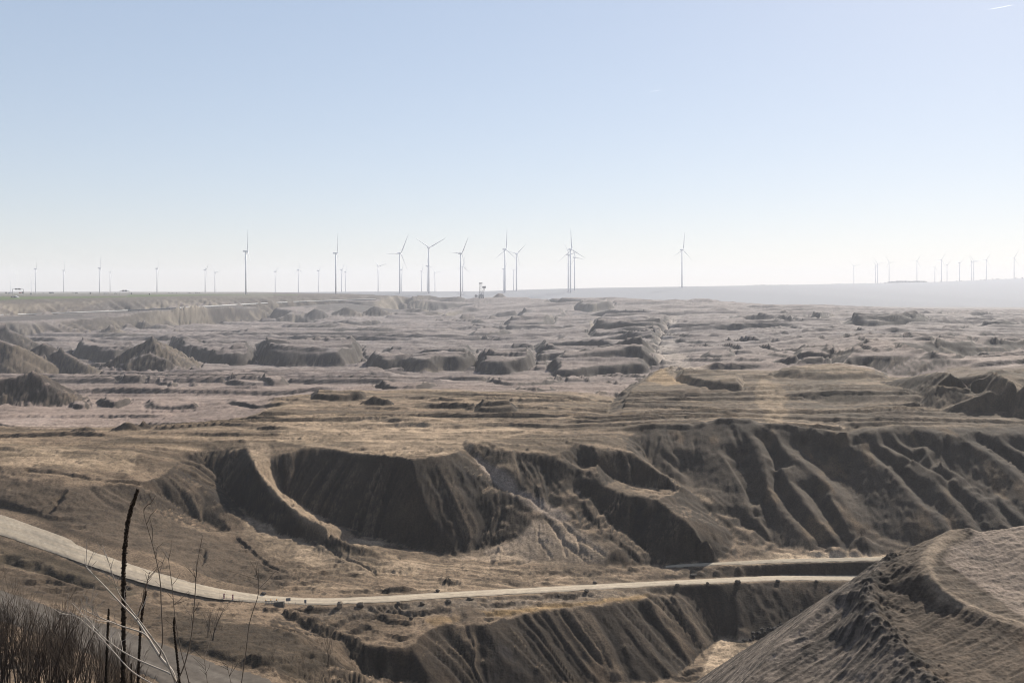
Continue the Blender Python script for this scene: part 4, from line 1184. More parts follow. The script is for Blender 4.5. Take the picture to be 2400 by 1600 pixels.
# ------------------------------------------------------------------ wind turbines
def turbine(u, vh, vb, phase, c, blade, label, d=None, hub_m=142.0, zb=None):
    d = d or hub_m * F / (vb - vh)
    x, zh = (u - U0) / F * d, -(vh - V0) * d / F
    z0 = zb if zb is not None else ground_z(x, d)
    hh = zh - z0
    S = hub_m if d is None else (vb - vh) * d / F
    t = tag(empty('wind_turbine', (x, d, z0)), label, 'wind turbine', 'wind turbines on the horizon')
    yaw = math.acos(max(0.12, min(1.0, c)))                      # how far the rotor is turned away
    R = Matrix.Rotation(-yaw, 4, 'Z')                          # rotor axis: local +Y turned to the right
    r0, r1 = 0.0195 * S, 0.0115 * S
    MB().tube([(0, 0, 0), (0, 0, hh * 0.5), (0, 0, hh - 0.012 * S)], [r0, 0.5 * (r0 + r1) * 0.97, r1], 12).build('tower', M_WHITE, t, True)
    nb = MB(); w, hgt = 0.0155 * S, 0.017 * S
    vs = []
    for yy, k in ((-0.062 * S, 0.8), (-0.05 * S, 1.0), (0.012 * S, 1.0), (0.026 * S, 0.75)):
        vs += [(sx * w * k, yy, sz * hgt * k) for sx, sz in ((-1, -1), (1, -1), (1, 1), (-1, 1))]
    fs = [(3, 2, 1, 0), (12, 13, 14, 15)]
    for i in range(3):
        for k in range(4):
            fs.append((4 * i + k, 4 * i + (k + 1) % 4, 4 * i + 4 + (k + 1) % 4, 4 * i + 4 + k))
    nb.poly([R @ Vector(p) for p in vs], fs).build('nacelle', M_WHITE, t, False, (0, 0, hh))
    hb = MB(); prof = ((0.026, 0.012), (0.032, 0.0165), (0.044, 0.016), (0.054, 0.010), (0.058, 0.001))
    hb.tube([R @ Vector((0, y * S, 0)) for y, r in prof], [r * S for y, r in prof], 10)
    hb.build('hub', M_WHITE, t, True, (0, 0, hh))
    Lb = blade * S
    for k in range(3):
        b = MB(); vs, fs = [], []
        secs = ((0.0, 0.020, 0.020), (0.05, 0.022, 0.017), (0.18, 0.044, 0.012), (0.45, 0.028, 0.007), (0.8, 0.016, 0.004), (1.0, 0.004, 0.001))
        for q, ch, th in secs:
            vs += [(sx * ch * Lb * 0.62 + 0.006 * Lb * (q > 0.1), sy * th * Lb * 1.1, q * Lb) for sx, sy in ((-1, 0), (0, -1), (1, 0), (0, 1))]
        for i in range(len(secs) - 1):
            for j in range(4):
                fs.append((4 * i + j, 4 * i + (j + 1) % 4, 4 * i + 4 + (j + 1) % 4, 4 * i + 4 + j))
        fs.append((20, 21, 22, 23)); fs.append((3, 2, 1, 0))
        B = Matrix.Rotation(math.radians(phase + 120 * k), 4, 'Y')
        tw = Matrix.Rotation(math.radians(25), 4, 'Z')
        cen = Vector((0, 0.040 * S, 0))
        b.poly([R @ (cen + (B @ (tw @ Vector(p)))) for p in vs], fs).build('blade', M_WHITE, t, True, (0, 0, hh))
    return t
TURBINES = [
 (24.7, 662, 686.5, 25, .4, .50, 'tiny wind turbine left of the steam, at the very left edge'),
 (83.3, 630, 687, 12, .32, .52, 'wind turbine just right of the far left overhead road gantry'),
 (149.3, 633.5, 687, 9, .30, .52, 'second full size wind turbine from the left edge, blades nearly edge on'),
 (233.3, 628.4, 688, 2, .50, .52, 'left turbine of the close pair left of the right overhead road gantry'),
 (258, 638.2, 688.5, 2, .35, .52, 'right turbine of the close pair left of the right overhead road gantry'),
 (367.9, 629.2, 691, -8, .30, .52, 'lone edge-on wind turbine right of the right overhead road gantry'),
 (74, 662.9, 687, -9, 1.0, .85, 'faint wind turbine with wide rotor facing us, behind a larger tower at far left'),
 (480.8, 632.6, 691, 58, .5, .5, 'left turbine of two with one blade pointing right, left of the tallest'),
 (503.7, 638.2, 690.5, 80, .8, .42, 'right turbine of two with one blade pointing right, left of the tallest'),
 (576, 588.9, 690.5, 3, .45, .53, 'tall wind turbine standing highest in the left third, one blade upright'),
 (645, 636.5, 688, 60, .45, .42, 'small wind turbine just right of the tall left third turbine'),
 (699.3, 632.2, 687, 0, .85, .42, 'small turbine with an upright blade halfway between two tall turbines'),
 (746, 634.8, 686, 45, .5, .42, 'small turbine immediately left of a tall edge-on turbine'),
 (786.9, 593.5, 688, 12, .20, .50, 'tall edge-on wind turbine left of two overlapping small ones'),
 (800.5, 632, 684, 30, .6, .42, 'left one of two overlapping small turbines beside the tall edge-on turbine'),
 (809.7, 637.3, 684, 0, .7, .42, 'right one of two overlapping small turbines beside the tall edge-on turbine'),
 (886.2, 624, 682, 75, .9, .42, 'medium turbine with a low hub standing alone on the flat spoil ridge'),
 (936.9, 593.5, 687, 30, .75, .55, 'tall turbine with one blade pointing left and a small turbine hugging its tower'),
 (940.5, 632, 686, 45, .3, .40, 'small turbine hugging the right side of a tall tower'),
 (987.9, 635.6, 685, 0, .6, .42, 'small turbine just left of the tall Y shaped turbine'),
 (1004.9, 579.9, 686.5, 62, .95, .45, 'tall wind turbine with two blades raised in a wide Y'),
 (1001.5, 622.9, 685, -20, .5, .42, 'medium turbine hidden behind the tower of the tall Y shaped turbine'),
 (1019.4, 638.5, 685, 83, .9, .40, 'small turbine just right of the tall Y shaped turbine'),
 (1079.4, 594, 687, 35, .6, .50, 'tall turbine left of the bucket wheel excavator'),
 (1084.5, 624.6, 684, 10, .9, .42, 'medium turbine overlapping the tall tower left of the bucket wheel excavator'),
 (1183.3, 584.3, 686, 3, .65, .50, 'tall turbine right of the dark pyramid heap, one blade straight up'),
 (1210.5, 594.5, 682, 45, .9, .38, 'turbine with raised V blades right beside the tall one by the pyramid heap'),
 (1203.7, 633.6, 681, -60, .8, .40, 'small turbine between two tall towers right of the pyramid heap'),
 (1180.5, 630.5, 683, 40, .5, .42, 'small turbine hidden behind the tall tower right of the pyramid heap'),
 (1337, 584.6, 686, -4, .7, .50, 'tallest turbine of the tight cluster of three in the middle'),
 (1332, 596.5, 684, 80, .5, .42, 'left partly hidden turbine of the tight cluster of three'),
 (1346.6, 603.3, 680, -20, .7, .42, 'right shortest turbine of the tight cluster of three'),
 (1598.3, 585.5, 674, 8, .5, .48, 'lone tall wind turbine right of the middle'),
 (2001.2, 623.6, 665.5, 75, .8, .40, 'leftmost faint turbine of the far right row'),
 (2052, 621.7, 663.5, -30, .8, .40, 'left turbine of the first crossing pair in the far right row'),
 (2056.7, 617.6, 663.5, 85, .9, .40, 'right turbine of the first crossing pair in the far right row'),
 (2083.9, 614.8, 661.5, 90, .9, .40, 'faint turbine at the left end of the flat topped wood'),
 (2149, 611.8, 660.5, 30, .9, .38, 'faint turbine rising from the right half of the flat topped wood'),
 (2191, 625.9, 660.5, 30, .9, .40, 'short faint turbine just right of the flat topped wood'),
 (2206.4, 608.6, 660, 30, .85, .36, 'tall faint turbine second to the right of the flat topped wood'),
 (2219.7, 620, 659.5, 50, .25, .38, 'edge-on faint turbine third to the right of the flat topped wood'),
 (2249, 616, 658.5, 50, .25, .38, 'edge-on faint turbine standing alone in the far right row'),
 (2277.5, 613.3, 657.5, -30, .6, .38, 'left turbine of the last close pair in the far right row'),
 (2282.2, 611.5, 657.5, 90, .9, .36, 'right turbine of the last close pair in the far right row'),
 (2311.7, 609, 656.5, 30, .85, .36, 'second faint turbine from the right edge'),
 (2376.8, 604.3, 653.5, 30, .9, .45, 'last faint turbine at the right edge of the picture')]
for (u, vh, vb, ph, c, bl, lab) in TURBINES:
    if u > 1900:
        turbine(u, vh, vb + 1, ph, c, bl, lab, d=10500)
    elif u > 1100:
        g = hit(u, vb, H); turbine(u, vh, vb, ph, c, bl, lab, d=min(g[1], 5900))
    else:
        dd = min(142.0 * F / (vb - vh), 7000)
        if ground_z((u - U0) / F * dd, dd) < -32: dd = hit(u, vb + 0.5, H)[1]
        turbine(u, vh, vb, ph, c, bl, lab, d=min(dd, 7000))

# ------------------------------------------------------------------ motorway at the far left: gantries, trucks, boxes
def gantry(u, vt, vb, wpx, label, seed):
    d = 2750.0
    x = (u - U0) / F * d; z0 = ground_z(x, d); w = wpx * d / F; h = -(vt - V0) * d / F - z0
    t = tag(empty('road_gantry', (x, d, z0)), label, 'road gantry', 'overhead gantries on the motorway')
    for sx in (-1, 1):
        MB().box(sx * w / 2 - 0.45, sx * w / 2 + 0.45, -0.5, 0.5, -1, h - 2.0).build('post', M_STEEL, t)
    MB().box(-w / 2 - 0.4, w / 2 + 0.4, -0.6, 0.6, h - 3.1, h - 2.0).build('beam', M_STEEL, t)
    for cx in (-0.14 * w, 0.14 * w):
        MB().box(cx - 0.115 * w, cx + 0.115 * w, -0.9, -0.62, h - 4.2, h).build('sign_board', M_DARK, t)
    return t
gantry(42, 675.5, 686.5, 25.5, 'overhead road gantry with two dark boards in front of the steam', 1)
gantry(292, 679.5, 688, 21.5, 'overhead road gantry with two dark boards, right one of two', 2)
def truck(u, v, wpx, hpx, m, label, d=2740.0):
    x = (u - U0) / F * d; z0 = max(ground_z(x, d), -(v - V0) * d / F - 0.5); L, h = wpx * d / F, hpx * d / F
    t = tag(empty('truck', (x, d, z0)), label, 'truck', 'vehicles on the motorway')
    MB().box(-L / 2, L * 0.27, -1.25, 1.25, 1.0, h).build('cargo_box', m, t)
    c = MB(); c.poly([(L * 0.29, -1.2, 0.8), (L / 2, -1.2, 0.8), (L / 2, -1.2, h * 0.55), (L * 0.45, -1.2, h * 0.85), (L * 0.29, -1.2, h * 0.9),
                      (L * 0.29, 1.2, 0.8), (L / 2, 1.2, 0.8), (L / 2, 1.2, h * 0.55), (L * 0.45, 1.2, h * 0.85), (L * 0.29, 1.2, h * 0.9)],
                     [(0, 1, 2, 3, 4), (9, 8, 7, 6, 5), (0, 5, 6, 1), (1, 6, 7, 2), (2, 7, 8, 3), (3, 8, 9, 4), (4, 9, 5, 0)])
    c.build('cab', M_STEEL, t)
    for wx in (-0.36, -0.22, 0.38):
        MB().tube([(wx * L, -1.3, 0.5), (wx * L, 1.3, 0.5)], 0.5, 10).build('wheel', M_RUBBER, t)
    return t
truck(121, 687.3, 11.5, 3.4, M_STEEL, 'grey box truck on the horizon between two left turbines')
truck(49.5, 687, 9.5, 3.0, M_RED, 'reddish truck under the left overhead road gantry')
truck(25, 687.2, 11, 2.4, M_PALE, 'pale truck at the left foot of the left gantry')
truck(180, 687.8, 8.5, 2.2, M_DARK, 'dark low truck between the second turbine and the close pair')
truck(247, 688.2, 9, 2.2, M_PALE, 'pale low truck between the two turbines of the close pair')
truck(271, 688.6, 6, 2.0, M_STEEL, 'small grey truck left of the right overhead road gantry')
def cabinet(u, v, wpx, hpx, label):
    d = 2730.0
    x = (u - U0) / F * d; z0 = max(ground_z(x, d), -(v - V0) * d / F - 0.5); w, h = wpx * d / F, hpx * d / F
    t = tag(empty('roadside_cabinet', (x, d, z0)), label, 'cabinet', 'dark cabinets along the motorway')
    MB().box(-w / 2, w / 2, -w / 2, w / 2, -0.6, h).build('body', M_DARK, t)
    MB().box(-w / 2 - 0.3, w / 2 + 0.3, -w / 2 - 0.3, w / 2 + 0.3, h, h + 0.4).build('lid', M_STEEL, t)
cabinet(14.6, 687, 2.6, 3.0, 'dark upright cabinet near the very left edge of the horizon')
cabinet(54, 687, 2.6, 3.6, 'dark upright cabinet at the right post of the left gantry')
cabinet(212, 688, 2.6, 3.6, 'dark upright cabinet left of the close turbine pair')
cabinet(308, 689, 2.4, 3.2, 'dark upright cabinet at the right post of the right gantry')
cabinet(350.5, 690, 2.2, 3.0, 'dark upright cabinet left of the lone edge-on turbine')
d_ = 2740.0; x_ = (72.5 - U0) / F * d_; z_ = ground_z(x_, d_)
t = tag(empty('road_sign', (x_, d_, z_)), 'wide dark road sign on two legs right of the left gantry', 'road sign')
MB().box(-2.8, 2.8, -0.15, 0.15, 2.4, 5.2).build('board', M_BOARD, t)
for sx in (-2, 2): MB().box(sx - 0.15, sx + 0.15, 0.16, 0.4, -1, 4.5).build('leg', M_STEEL, t)
g_ = on_ground(31, 697.5)
t = tag(empty('field_shelter', g_), 'dark low shelter with a pale front on the green field', 'shelter')
k_ = g_.y / F
MB().box(-6 * k_, 4 * k_, 0, 8 * k_, -1, 3.2 * k_).build('body', M_DARK, t)
MB().poly([(4 * k_, 0, -0.5), (13 * k_, 0, -0.5), (4 * k_, 0, 4.6 * k_), (4 * k_, 8 * k_, -0.5), (13 * k_, 8 * k_, -0.5), (4 * k_, 8 * k_, 4.6 * k_)],
          [(0, 1, 2), (5, 4, 3), (0, 3, 4, 1), (1, 4, 5, 2), (2, 5, 3, 0)]).build('ramp', M_STEEL, t)
for q in (-2.2, 0.4): MB().box(q * k_, (q + 1.6) * k_, -0.3, -0.05, 0.5 * k_, 1.9 * k_).build('window', M_PALE, t)

# conveyor on the bench of the far wall
cv = tag(empty('conveyor_belt', (0, 0, 0)), 'long conveyor line running along the bench of the left wall', 'conveyor')
pl_ = [on_ground(u, v) for u, v in ((-60,741.5),(60,738.5),(180,734),(300,729.5),(420,723.5),(520,718),(600,713.5),(700,709),(800,705.5),(880,703))]
cv.location = pl_[0]
def rel(p, dz): return (p - pl_[0]) + Vector((0, 0, dz))
b1, b2 = MB(), MB()
for a, b in zip(pl_[:-1], pl_[1:]):
    k = a.y / F; k2 = b.y / F
    b1.tube([rel(a, 2.6 * k), rel(b, 2.6 * k2)], [0.75 * k, 0.75 * k2], 6)
    b2.tube([rel(a, 1.2 * k), rel(b, 1.2 * k2)], [0.8 * k, 0.8 * k2], 6)
b1.build('belt_cover', M_STEEL, cv); b2.build('frame', M_DARK, cv)
for k in range(60):
    f = k / 59 * (len(pl_) - 1); i = min(int(f), len(pl_) - 2); p = pl_[i].lerp(pl_[i + 1], f - i); s_ = p.y / F
    MB().box(-0.4 * s_, 0.4 * s_, -0.4 * s_, 0.4 * s_, -1.0 * s_, 1.2 * s_).build('support', M_DARK, cv, False, rel(p, 0))

# bucket wheel excavator far off
d_ = 3480.0; x_ = (1128 - U0) / F * d_; z_ = -(696 - V0) * d_ / F; k_ = d_ / F
t = tag(empty('bucket_wheel_excavator', (x_, d_, z_)), 'distant bucket wheel excavator with lattice mast and raised counterweight house', 'excavator')
def lattice_mast(mb, x0, x1, z0, z1, w0, w1, n):
    for sx in (-1, 1):
        for sy in (-1, 1):
            mb.tube([(x0 + sx * w0, sy * w0, z0), (x1 + sx * w1, sy * w1, z1)], 0.35 * k_, 4)
    for i in range(n):
        q0, q1 = i / n, (i + 1) / n
        for sy in (-1, 1):
            a = (x0 + (x1 - x0) * q0 - (w0 + (w1 - w0) * q0), sy * (w0 + (w1 - w0) * q0), z0 + (z1 - z0) * q0)
            b = (x0 + (x1 - x0) * q1 + (w0 + (w1 - w0) * q1), sy * (w0 + (w1 - w0) * q1), z0 + (z1 - z0) * q1)
            mb.tube([a, b], 0.28 * k_, 4)
m_ = MB(); lattice_mast(m_, -2.5 * k_, -2.0 * k_, 4 * k_, 32 * k_, 2.2 * k_, 1.6 * k_, 7); m_.build('mast', M_MACH, t)
MB().box(-5.5 * k_, 2.8 * k_, -2 * k_, 2 * k_, 31 * k_, 33.5 * k_).build('mast_head', M_MACH, t)
m_ = MB(); lattice_mast(m_, 2 * k_, 7 * k_, 5 * k_, 22 * k_, 2.2 * k_, 1.8 * k_, 5); m_.build('boom', M_MACH, t)
MB().box(2.5 * k_, 11 * k_, -3 * k_, 3 * k_, 21 * k_, 25.5 * k_).build('counterweight', M_MACH, t)
MB().box(-6 * k_, 6 * k_, -5 * k_, 5 * k_, 1.5 * k_, 5.5 * k_).build('turntable', M_STEEL, t)
for sx in (-4.5, 0, 4.5): MB().box((sx - 1.8) * k_, (sx + 1.8) * k_, -4 * k_, 4 * k_, -3 * k_, 1.5 * k_).build('crawler', M_MACH, t)
m_ = MB(); lattice_mast(m_, -6 * k_, -12 * k_, 4 * k_, 2.5 * k_, 1.2 * k_, 0.8 * k_, 4); m_.build('wheel_boom', M_MACH, t)
m_ = MB(); m_.tube([(-12.5 * k_, -1.0 * k_, 2.5 * k_), (-12.5 * k_, 1.0 * k_, 2.5 * k_)], 3.2 * k_, 16); m_.build('bucket_wheel', M_MACH, t)

# steam of a power station, wood and hedges on the horizon, contrails
def blob(mb, c, r, seed, n=10, m=7, rough=0.25):
    vs, fs = [(c[0], c[1], c[2] - r[2])], []
    for i in range(1, m):
        th = math.pi * i / m
        for k in range(n):
            ph = 2 * math.pi * k / n
            q = 1 + rough * math.sin(3.1 * ph + seed + 2 * th) * math.sin(2.3 * th + seed * 1.7) + rough * 0.5 * math.sin(7 * ph + seed * 3 + 5 * th)
            vs.append((c[0] + r[0] * q * math.sin(th) * math.cos(ph), c[1] + r[1] * q * math.sin(th) * math.sin(ph), c[2] - r[2] * q * math.cos(th)))
    vs.append((c[0], c[1], c[2] + r[2]))
    for k in range(n):
        k2 = (k + 1) % n
        fs.append((0, 1 + k2, 1 + k))
        for i in range(m - 2):
            fs.append((1 + i * n + k, 1 + i * n + k2, 1 + (i + 1) * n + k2, 1 + (i + 1) * n + k))
        fs.append((1 + (m - 2) * n + k, 1 + (m - 2) * n + k2, len(vs) - 1))
    mb.poly(vs, fs)
def vapour(name, dens, aniso=0.35):
    m = bpy.data.materials.new(name); m.use_nodes = True; nt = m.node_tree
    nt.nodes.remove(nt.nodes['Principled BSDF'])
    pv = nt.nodes.new('ShaderNodeVolumePrincipled'); pv.inputs['Color'].default_value = (1, 0.99, 0.97, 1)
    pv.inputs['Density'].default_value = dens; pv.inputs['Anisotropy'].default_value = aniso
    nt.links.new(pv.outputs[0], nt.nodes['Material Output'].inputs['Volume'])
    return m
M_STEAM, M_TRAIL = vapour('steam', 0.0035, 0.6), vapour('contrail', 0.0045, 0.5)
dS = 7800.0; kS = dS / F
xS, zS = (40 - U0) / F * dS, -(684 - V0) * dS / F
rg = random.Random(3)
sb = MB()
for k in range(20):
    q = k / 19
    sb_c = ((-5 + 3.5 * math.sin(4 * q) + rg.uniform(-2.5, 2.5)) * kS, 0, (2 + 56 * q) * kS)
    r = (3.0 + 5.5 * q) * kS * rg.uniform(0.7, 1.1)
    blob(sb, sb_c, (r, r, r * 0.9), k * 1.3, 12, 8, 0.2)
tag(sb.build('steam_plume', M_STEAM, None, True, (xS, dS, zS)), 'faint white steam plume rising behind the left overhead gantry', 'steam')
sb = MB()
for k in range(6):
    blob(sb, ((k - 3) * 2.6 * kS, 0, (2 - k * 1.1) * kS), (3.4 * kS, 3 * kS, 2.0 * kS), k, 12, 8, 0.2)
tag(sb.build('steam_puff', M_STEAM, None, True, ((53 - U0) / F * dS, dS, -(600 - V0) * dS / F)), 'small white steam puff drifting above the steam plume', 'steam')

dT = 34000.0
def contrail(u0, v0, u1, v1, w, label):
    a = Vector(((u0 - U0) / F * dT, dT, -(v0 - V0) * dT / F)); b = Vector(((u1 - U0) / F * (dT + 900), dT + 900, -(v1 - V0) * (dT + 900) / F))
    n = 8
    MBc = MB().tube([(b - a) * (i / n) for i in range(n + 1)], [w * (0.25 + 0.75 * math.sin(math.pi * (0.12 + 0.8 * i / n))) for i in range(n + 1)], 8)
    tag(MBc.build('contrail', M_TRAIL, None, True, a), label, 'contrail', 'contrails in the sky')
contrail(1523, 215.5, 1552, 211, 11, 'short faint contrail high in the sky right of the middle')
contrail(2316, 23, 2376, 12, 12, 'longer white contrail in the top right corner of the sky')

M_WOOD = mat('distant_wood', (0.05, 0.055, 0.045), 0.95, 0.3, 0.02, 0.05)
rg = random.Random(8)
wd = MB(); dW = 10450.0; kW = dW / F
for k in range(120):
    u = rg.uniform(2084, 2164)
    if 2126 < u < 2133: continue
    h = rg.uniform(4.5, 6.5) * (1 if u < 2126 else 1.0) * min(1, (u - 2080) / 14 + 0.3)
    blob(wd, ((u - 2124) * kW, rg.uniform(-120, 60), (h - 1.8) * kW), (2.4 * kW, 2.4 * kW, 2.2 * kW), k, 7, 5, 0.25)
    blob(wd, ((u - 2124) * kW, rg.uniform(-120, 60), 1.2 * kW), (2.6 * kW, 2.4 * kW, 2.2 * kW), k + 5, 7, 5, 0.25)
tag(wd.build('wood', M_WOOD, None, False, ((2124 - U0) / F * dW, dW, ground_z((2124 - U0) / F * dW, dW) - 2 * kW)), 'flat topped distant wood on the right rim', 'wood', None, 'stuff')
hd = MB()
for k in range(190):
    u = rg.choice([rg.gauss(1780, 16), rg.gauss(1825, 14), rg.uniform(1240, 1500), rg.uniform(1960, 2080), rg.gauss(1300, 8), rg.uniform(1640, 1960), rg.gauss(1255, 9), rg.uniform(2180, 2400), rg.uniform(1180, 1420)])
    x = (u - U0) / F * dW; s_ = rg.uniform(0.5, 1.3) * kW * (1.2 if 1750 < u < 1850 else 1)
    blob(hd, (x, rg.uniform(-60, 40), ground_z(x, dW) + 0.6 * s_), (1.3 * s_, 1.3 * s_, 1.5 * s_), k, 6, 5, 0.3)
tag(hd.build('hedge', M_WOOD, None, False, (0, dW, 0)), 'broken line of tiny trees along the far rim', 'hedge', None, 'stuff')
hd = MB()
for k in range(46):
    u = rg.choice([rg.uniform(395, 420), rg.uniform(440, 470), rg.uniform(0, 330), rg.uniform(970, 1060)])
    x = (u - U0) / F * 4300; s_ = rg.uniform(0.5, 1.1) * 4300 / F
    blob(hd, (x, rg.uniform(-30, 30), ground_z(x, 4300) + 0.5 * s_), (1.5 * s_, 1.3 * s_, 1.2 * s_), k, 6, 5, 0.3)
tag(hd.build('hedge', M_WOOD, None, False, (0, 4300, 0)), 'scattered low bushes on the left horizon', 'hedge', None, 'stuff')

# ------------------------------------------------------------------ along the haul road
def rock_mesh(seed, name='rock', m=None, flat=0.75):
    rg = random.Random(seed)
    b = MB(); n, k = 9, 6
    planes = [Vector((rg.gauss(0, 1), rg.gauss(0, 1), rg.gauss(0, 0.8))).normalized() for _ in range(11)]
    dd = [rg.uniform(0.62, 0.95) for _ in planes]
    dirs = [Vector((0, 0, -1))] + [Vector((math.sin(math.pi * i / k) * math.cos(2 * math.pi * (j + 0.5 * (i % 2)) / n), math.sin(math.pi * i / k) * math.sin(2 * math.pi * (j + 0.5 * (i % 2)) / n), -math.cos(math.pi * i / k))) for i in range(1, k) for j in range(n)] + [Vector((0, 0, 1))]
    vs = []
    for q in dirs:
        r = 1.0
        for p, e in zip(planes, dd):
            c = q.dot(p)
            if c > 0.15: r = min(r, e / c)
        r *= rg.uniform(0.94, 1.05)
        vs.append((q.x * r, q.y * r, q.z * r * flat))
    fs = []
    for j in range(n):
        j2 = (j + 1) % n
        fs.append((0, 1 + j2, 1 + j))
        for i in range(k - 2):
            a, c = 1 + i * n, 1 + (i + 1) * n
            fs += [(a + j, a + j2, c + j2), (a + j, c + j2, c + j)]
        fs.append((1 + (k - 2) * n + j, 1 + (k - 2) * n + j2, len(vs) - 1))
    return b.poly(vs, fs).mesh(name, m or M_ROCK)
def place_rock(u, v, wpx, hpx, m, seed, label, name='boulder', cat='boulder', group='boulders along the haul road'):
    g = on_ground(u, v); k = g.y / F
    me = rock_mesh(seed, name, m)
    o = bpy.data.objects.new(name, me); SC.collection.objects.link(o)
    o.scale = (wpx * k / 2 * 1.12, wpx * k / 2 * 0.95, hpx * k / 2 / 0.68)
    o.location = (g.x, g.y, g.z + hpx * k * 0.36); o.rotation_euler = (0, 0, seed * 1.7)
    if label: tag(o, label, cat, group)
    return o
BOULDERS = [
 (728,1426,17,11,0,'dark rounded boulder just right of the small grey sign on its post'),
 (796,1422,19,17,1,'pale round boulder catching the sun at the bend of the haul road'),
 (845,1422,23,13,0,'dark blocky boulder right of the pale round one'),
 (935,1415,14,9,0,'boulder beside the curving wheel ruts left of the gravel strip'),
 (990,1417,15,10,0,'boulder on the near road edge, next right of the wheel ruts'),
 (1052,1410,16,8,0,'flat boulder on the near road edge opposite the small far side rock'),
 (1102,1406,17,9,0,'boulder at the left end of the ochre strip, near road edge'),
 (1026,1386,11,8,0,'small rock on the far road edge at the foot of a low mound'),
 (964,1450,11,7,0,'small dark rock lying alone on the flat below the road'),
 (1374,1387,12,9,0,'lone boulder on the near road edge left of the dark slope corner'),
 (1395,1367,15,7,0,'flat rock on the far road edge in the middle of the straight'),
 (1309,1397,9,6,0,'small rock on the gravel above the ochre strip'),
 (1588,1374,13,8,0,'boulder on the near road edge above the corner of the gullied slope'),
 (1658,1370,8,8,0,'small upright rock on the near road edge, second right of the slope corner'),
 (1730,1366,17,9,0,'large angular boulder on the near road edge toward the spoil heap'),
 (1823,1363,12,7,0,'boulder on the near road edge, second to last before the spoil heap'),
 (1914,1363,11,5,0,'low flat rock on the road edge last before the spoil heap'),
 (1625,1350,16,8,2,'dark lump on the far road edge below the bank of cones'),
 (617,1392,15,6,2,'dark lump on the far road edge opposite the barrier'),
 (1948,1388,13,10,2,'dark boulder on the slope right beside the spoil heap flank')]
for i, (u, v, w, h, m, lab) in enumerate(BOULDERS):
    place_rock(u, v, w, h, (M_ROCK, M_ROCK_PALE, M_ROCK_DARK)[m], 11 + i, lab)
rg = random.Random(21)
for i in range(26):                           # black clods where the slope meets the pale floor
    q = rg.random(); u = 1748 + 90 * q + rg.uniform(-8, 8); v = 1500 - 40 * q + rg.uniform(-7, 6)
    place_rock(u, v, rg.uniform(5, 12), rg.uniform(4, 8), M_ROCK_DARK, 60 + i % 7, 'black clod in the line tumbled beside the spoil heap flank', 'clod', 'clod', 'black clods beside the spoil heap')
g = on_ground(1878, 1432); k_ = g.y / F
ty = MB(); rr = [(0.55, 0.36), (1.0, 0.30), (1.08, 0.0), (1.0, -0.30), (0.55, -0.36), (0.5, 0.0)]
n_ = 18; vs, fs = [], []
for j in range(n_):
    a = 2 * math.pi * j / n_
    vs += [(r * math.cos(a), y, r * math.sin(a)) for r, y in rr]
for j in range(n_):
    for q in range(6):
        fs.append((j * 6 + q, j * 6 + (q + 1) % 6, ((j + 1) % n_) * 6 + (q + 1) % 6, ((j + 1) % n_) * 6 + q))
ty.poly([(x * 3.2 * k_, y * 2.6 * k_, z * 3.2 * k_) for x, y, z in vs], fs)
o = ty.build('tyre', M_RUBBER, None, True, g + Vector((0, 0, 2.6 * k_))); o.rotation_euler = (0.25, 0, 0.4)
tag(o, 'old black tyre lying on the slope by the spoil heap flank', 'tyre')

# red and white beacon boards
def striped(name):
    m = bpy.data.materials.new(name); m.use_nodes = True; nt = m.node_tree; b = nt.nodes['Principled BSDF']
    tc = nt.nodes.new('ShaderNodeTexCoord'); mp = nt.nodes.new('ShaderNodeMapping'); mp.inputs['Rotation'].default_value = (0, math.radians(35), 0)
    w = nt.nodes.new('ShaderNodeTexWave'); w.inputs['Scale'].default_value = 0.75; w.bands_direction = 'Z'
    cr = nt.nodes.new('ShaderNodeValToRGB'); cr.color_ramp.interpolation = 'CONSTANT'
    cr.color_ramp.elements[0].color = (0.42, 0.04, 0.03, 1); cr.color_ramp.elements[1].color = (0.6, 0.6, 0.58, 1); cr.color_ramp.elements[1].position = 0.5
    nt.links.new(tc.outputs['Object'], mp.inputs[0]); nt.links.new(mp.outputs[0], w.inputs[0]); nt.links.new(w.outputs[0], cr.inputs[0]); nt.links.new(cr.outputs[0], b.inputs['Base Color'])
    return m
M_STRIPE = striped('red_white_stripes')
for u, v, lab in ((525, 1405, 'red and white striped beacon board, left one of two at the haul road'), (545.5, 1407, 'red and white striped beacon board, right one of two at the haul road')):
    g = on_ground(u, v); k = g.y / F
    t = tag(empty('beacon', g, 0.25), lab, 'beacon', 'striped beacons beside the haul road')
    MB().box(-1.7 * k, 1.7 * k, -0.25 * k, 0.25 * k, 1.2 * k, 14.2 * k).build('board', M_STRIPE, t)
    MB().box(-1.0 * k, 1.0 * k, -0.2 * k, 0.2 * k, 14.2 * k, 15 * k).build('cap', M_DARK, t)
    MB().poly([(sx * a * k, sy * b * k, z * k) for z, a, b in ((-0.4, 2.6, 1.8), (1.2, 1.9, 0.9)) for sx, sy in ((-1, -1), (1, -1), (1, 1), (-1, 1))],
              [(3, 2, 1, 0), (4, 5, 6, 7), (0, 1, 5, 4), (1, 2, 6, 5), (2, 3, 7, 6), (3, 0, 4, 7)]).build('foot', M_RUBBER, t)
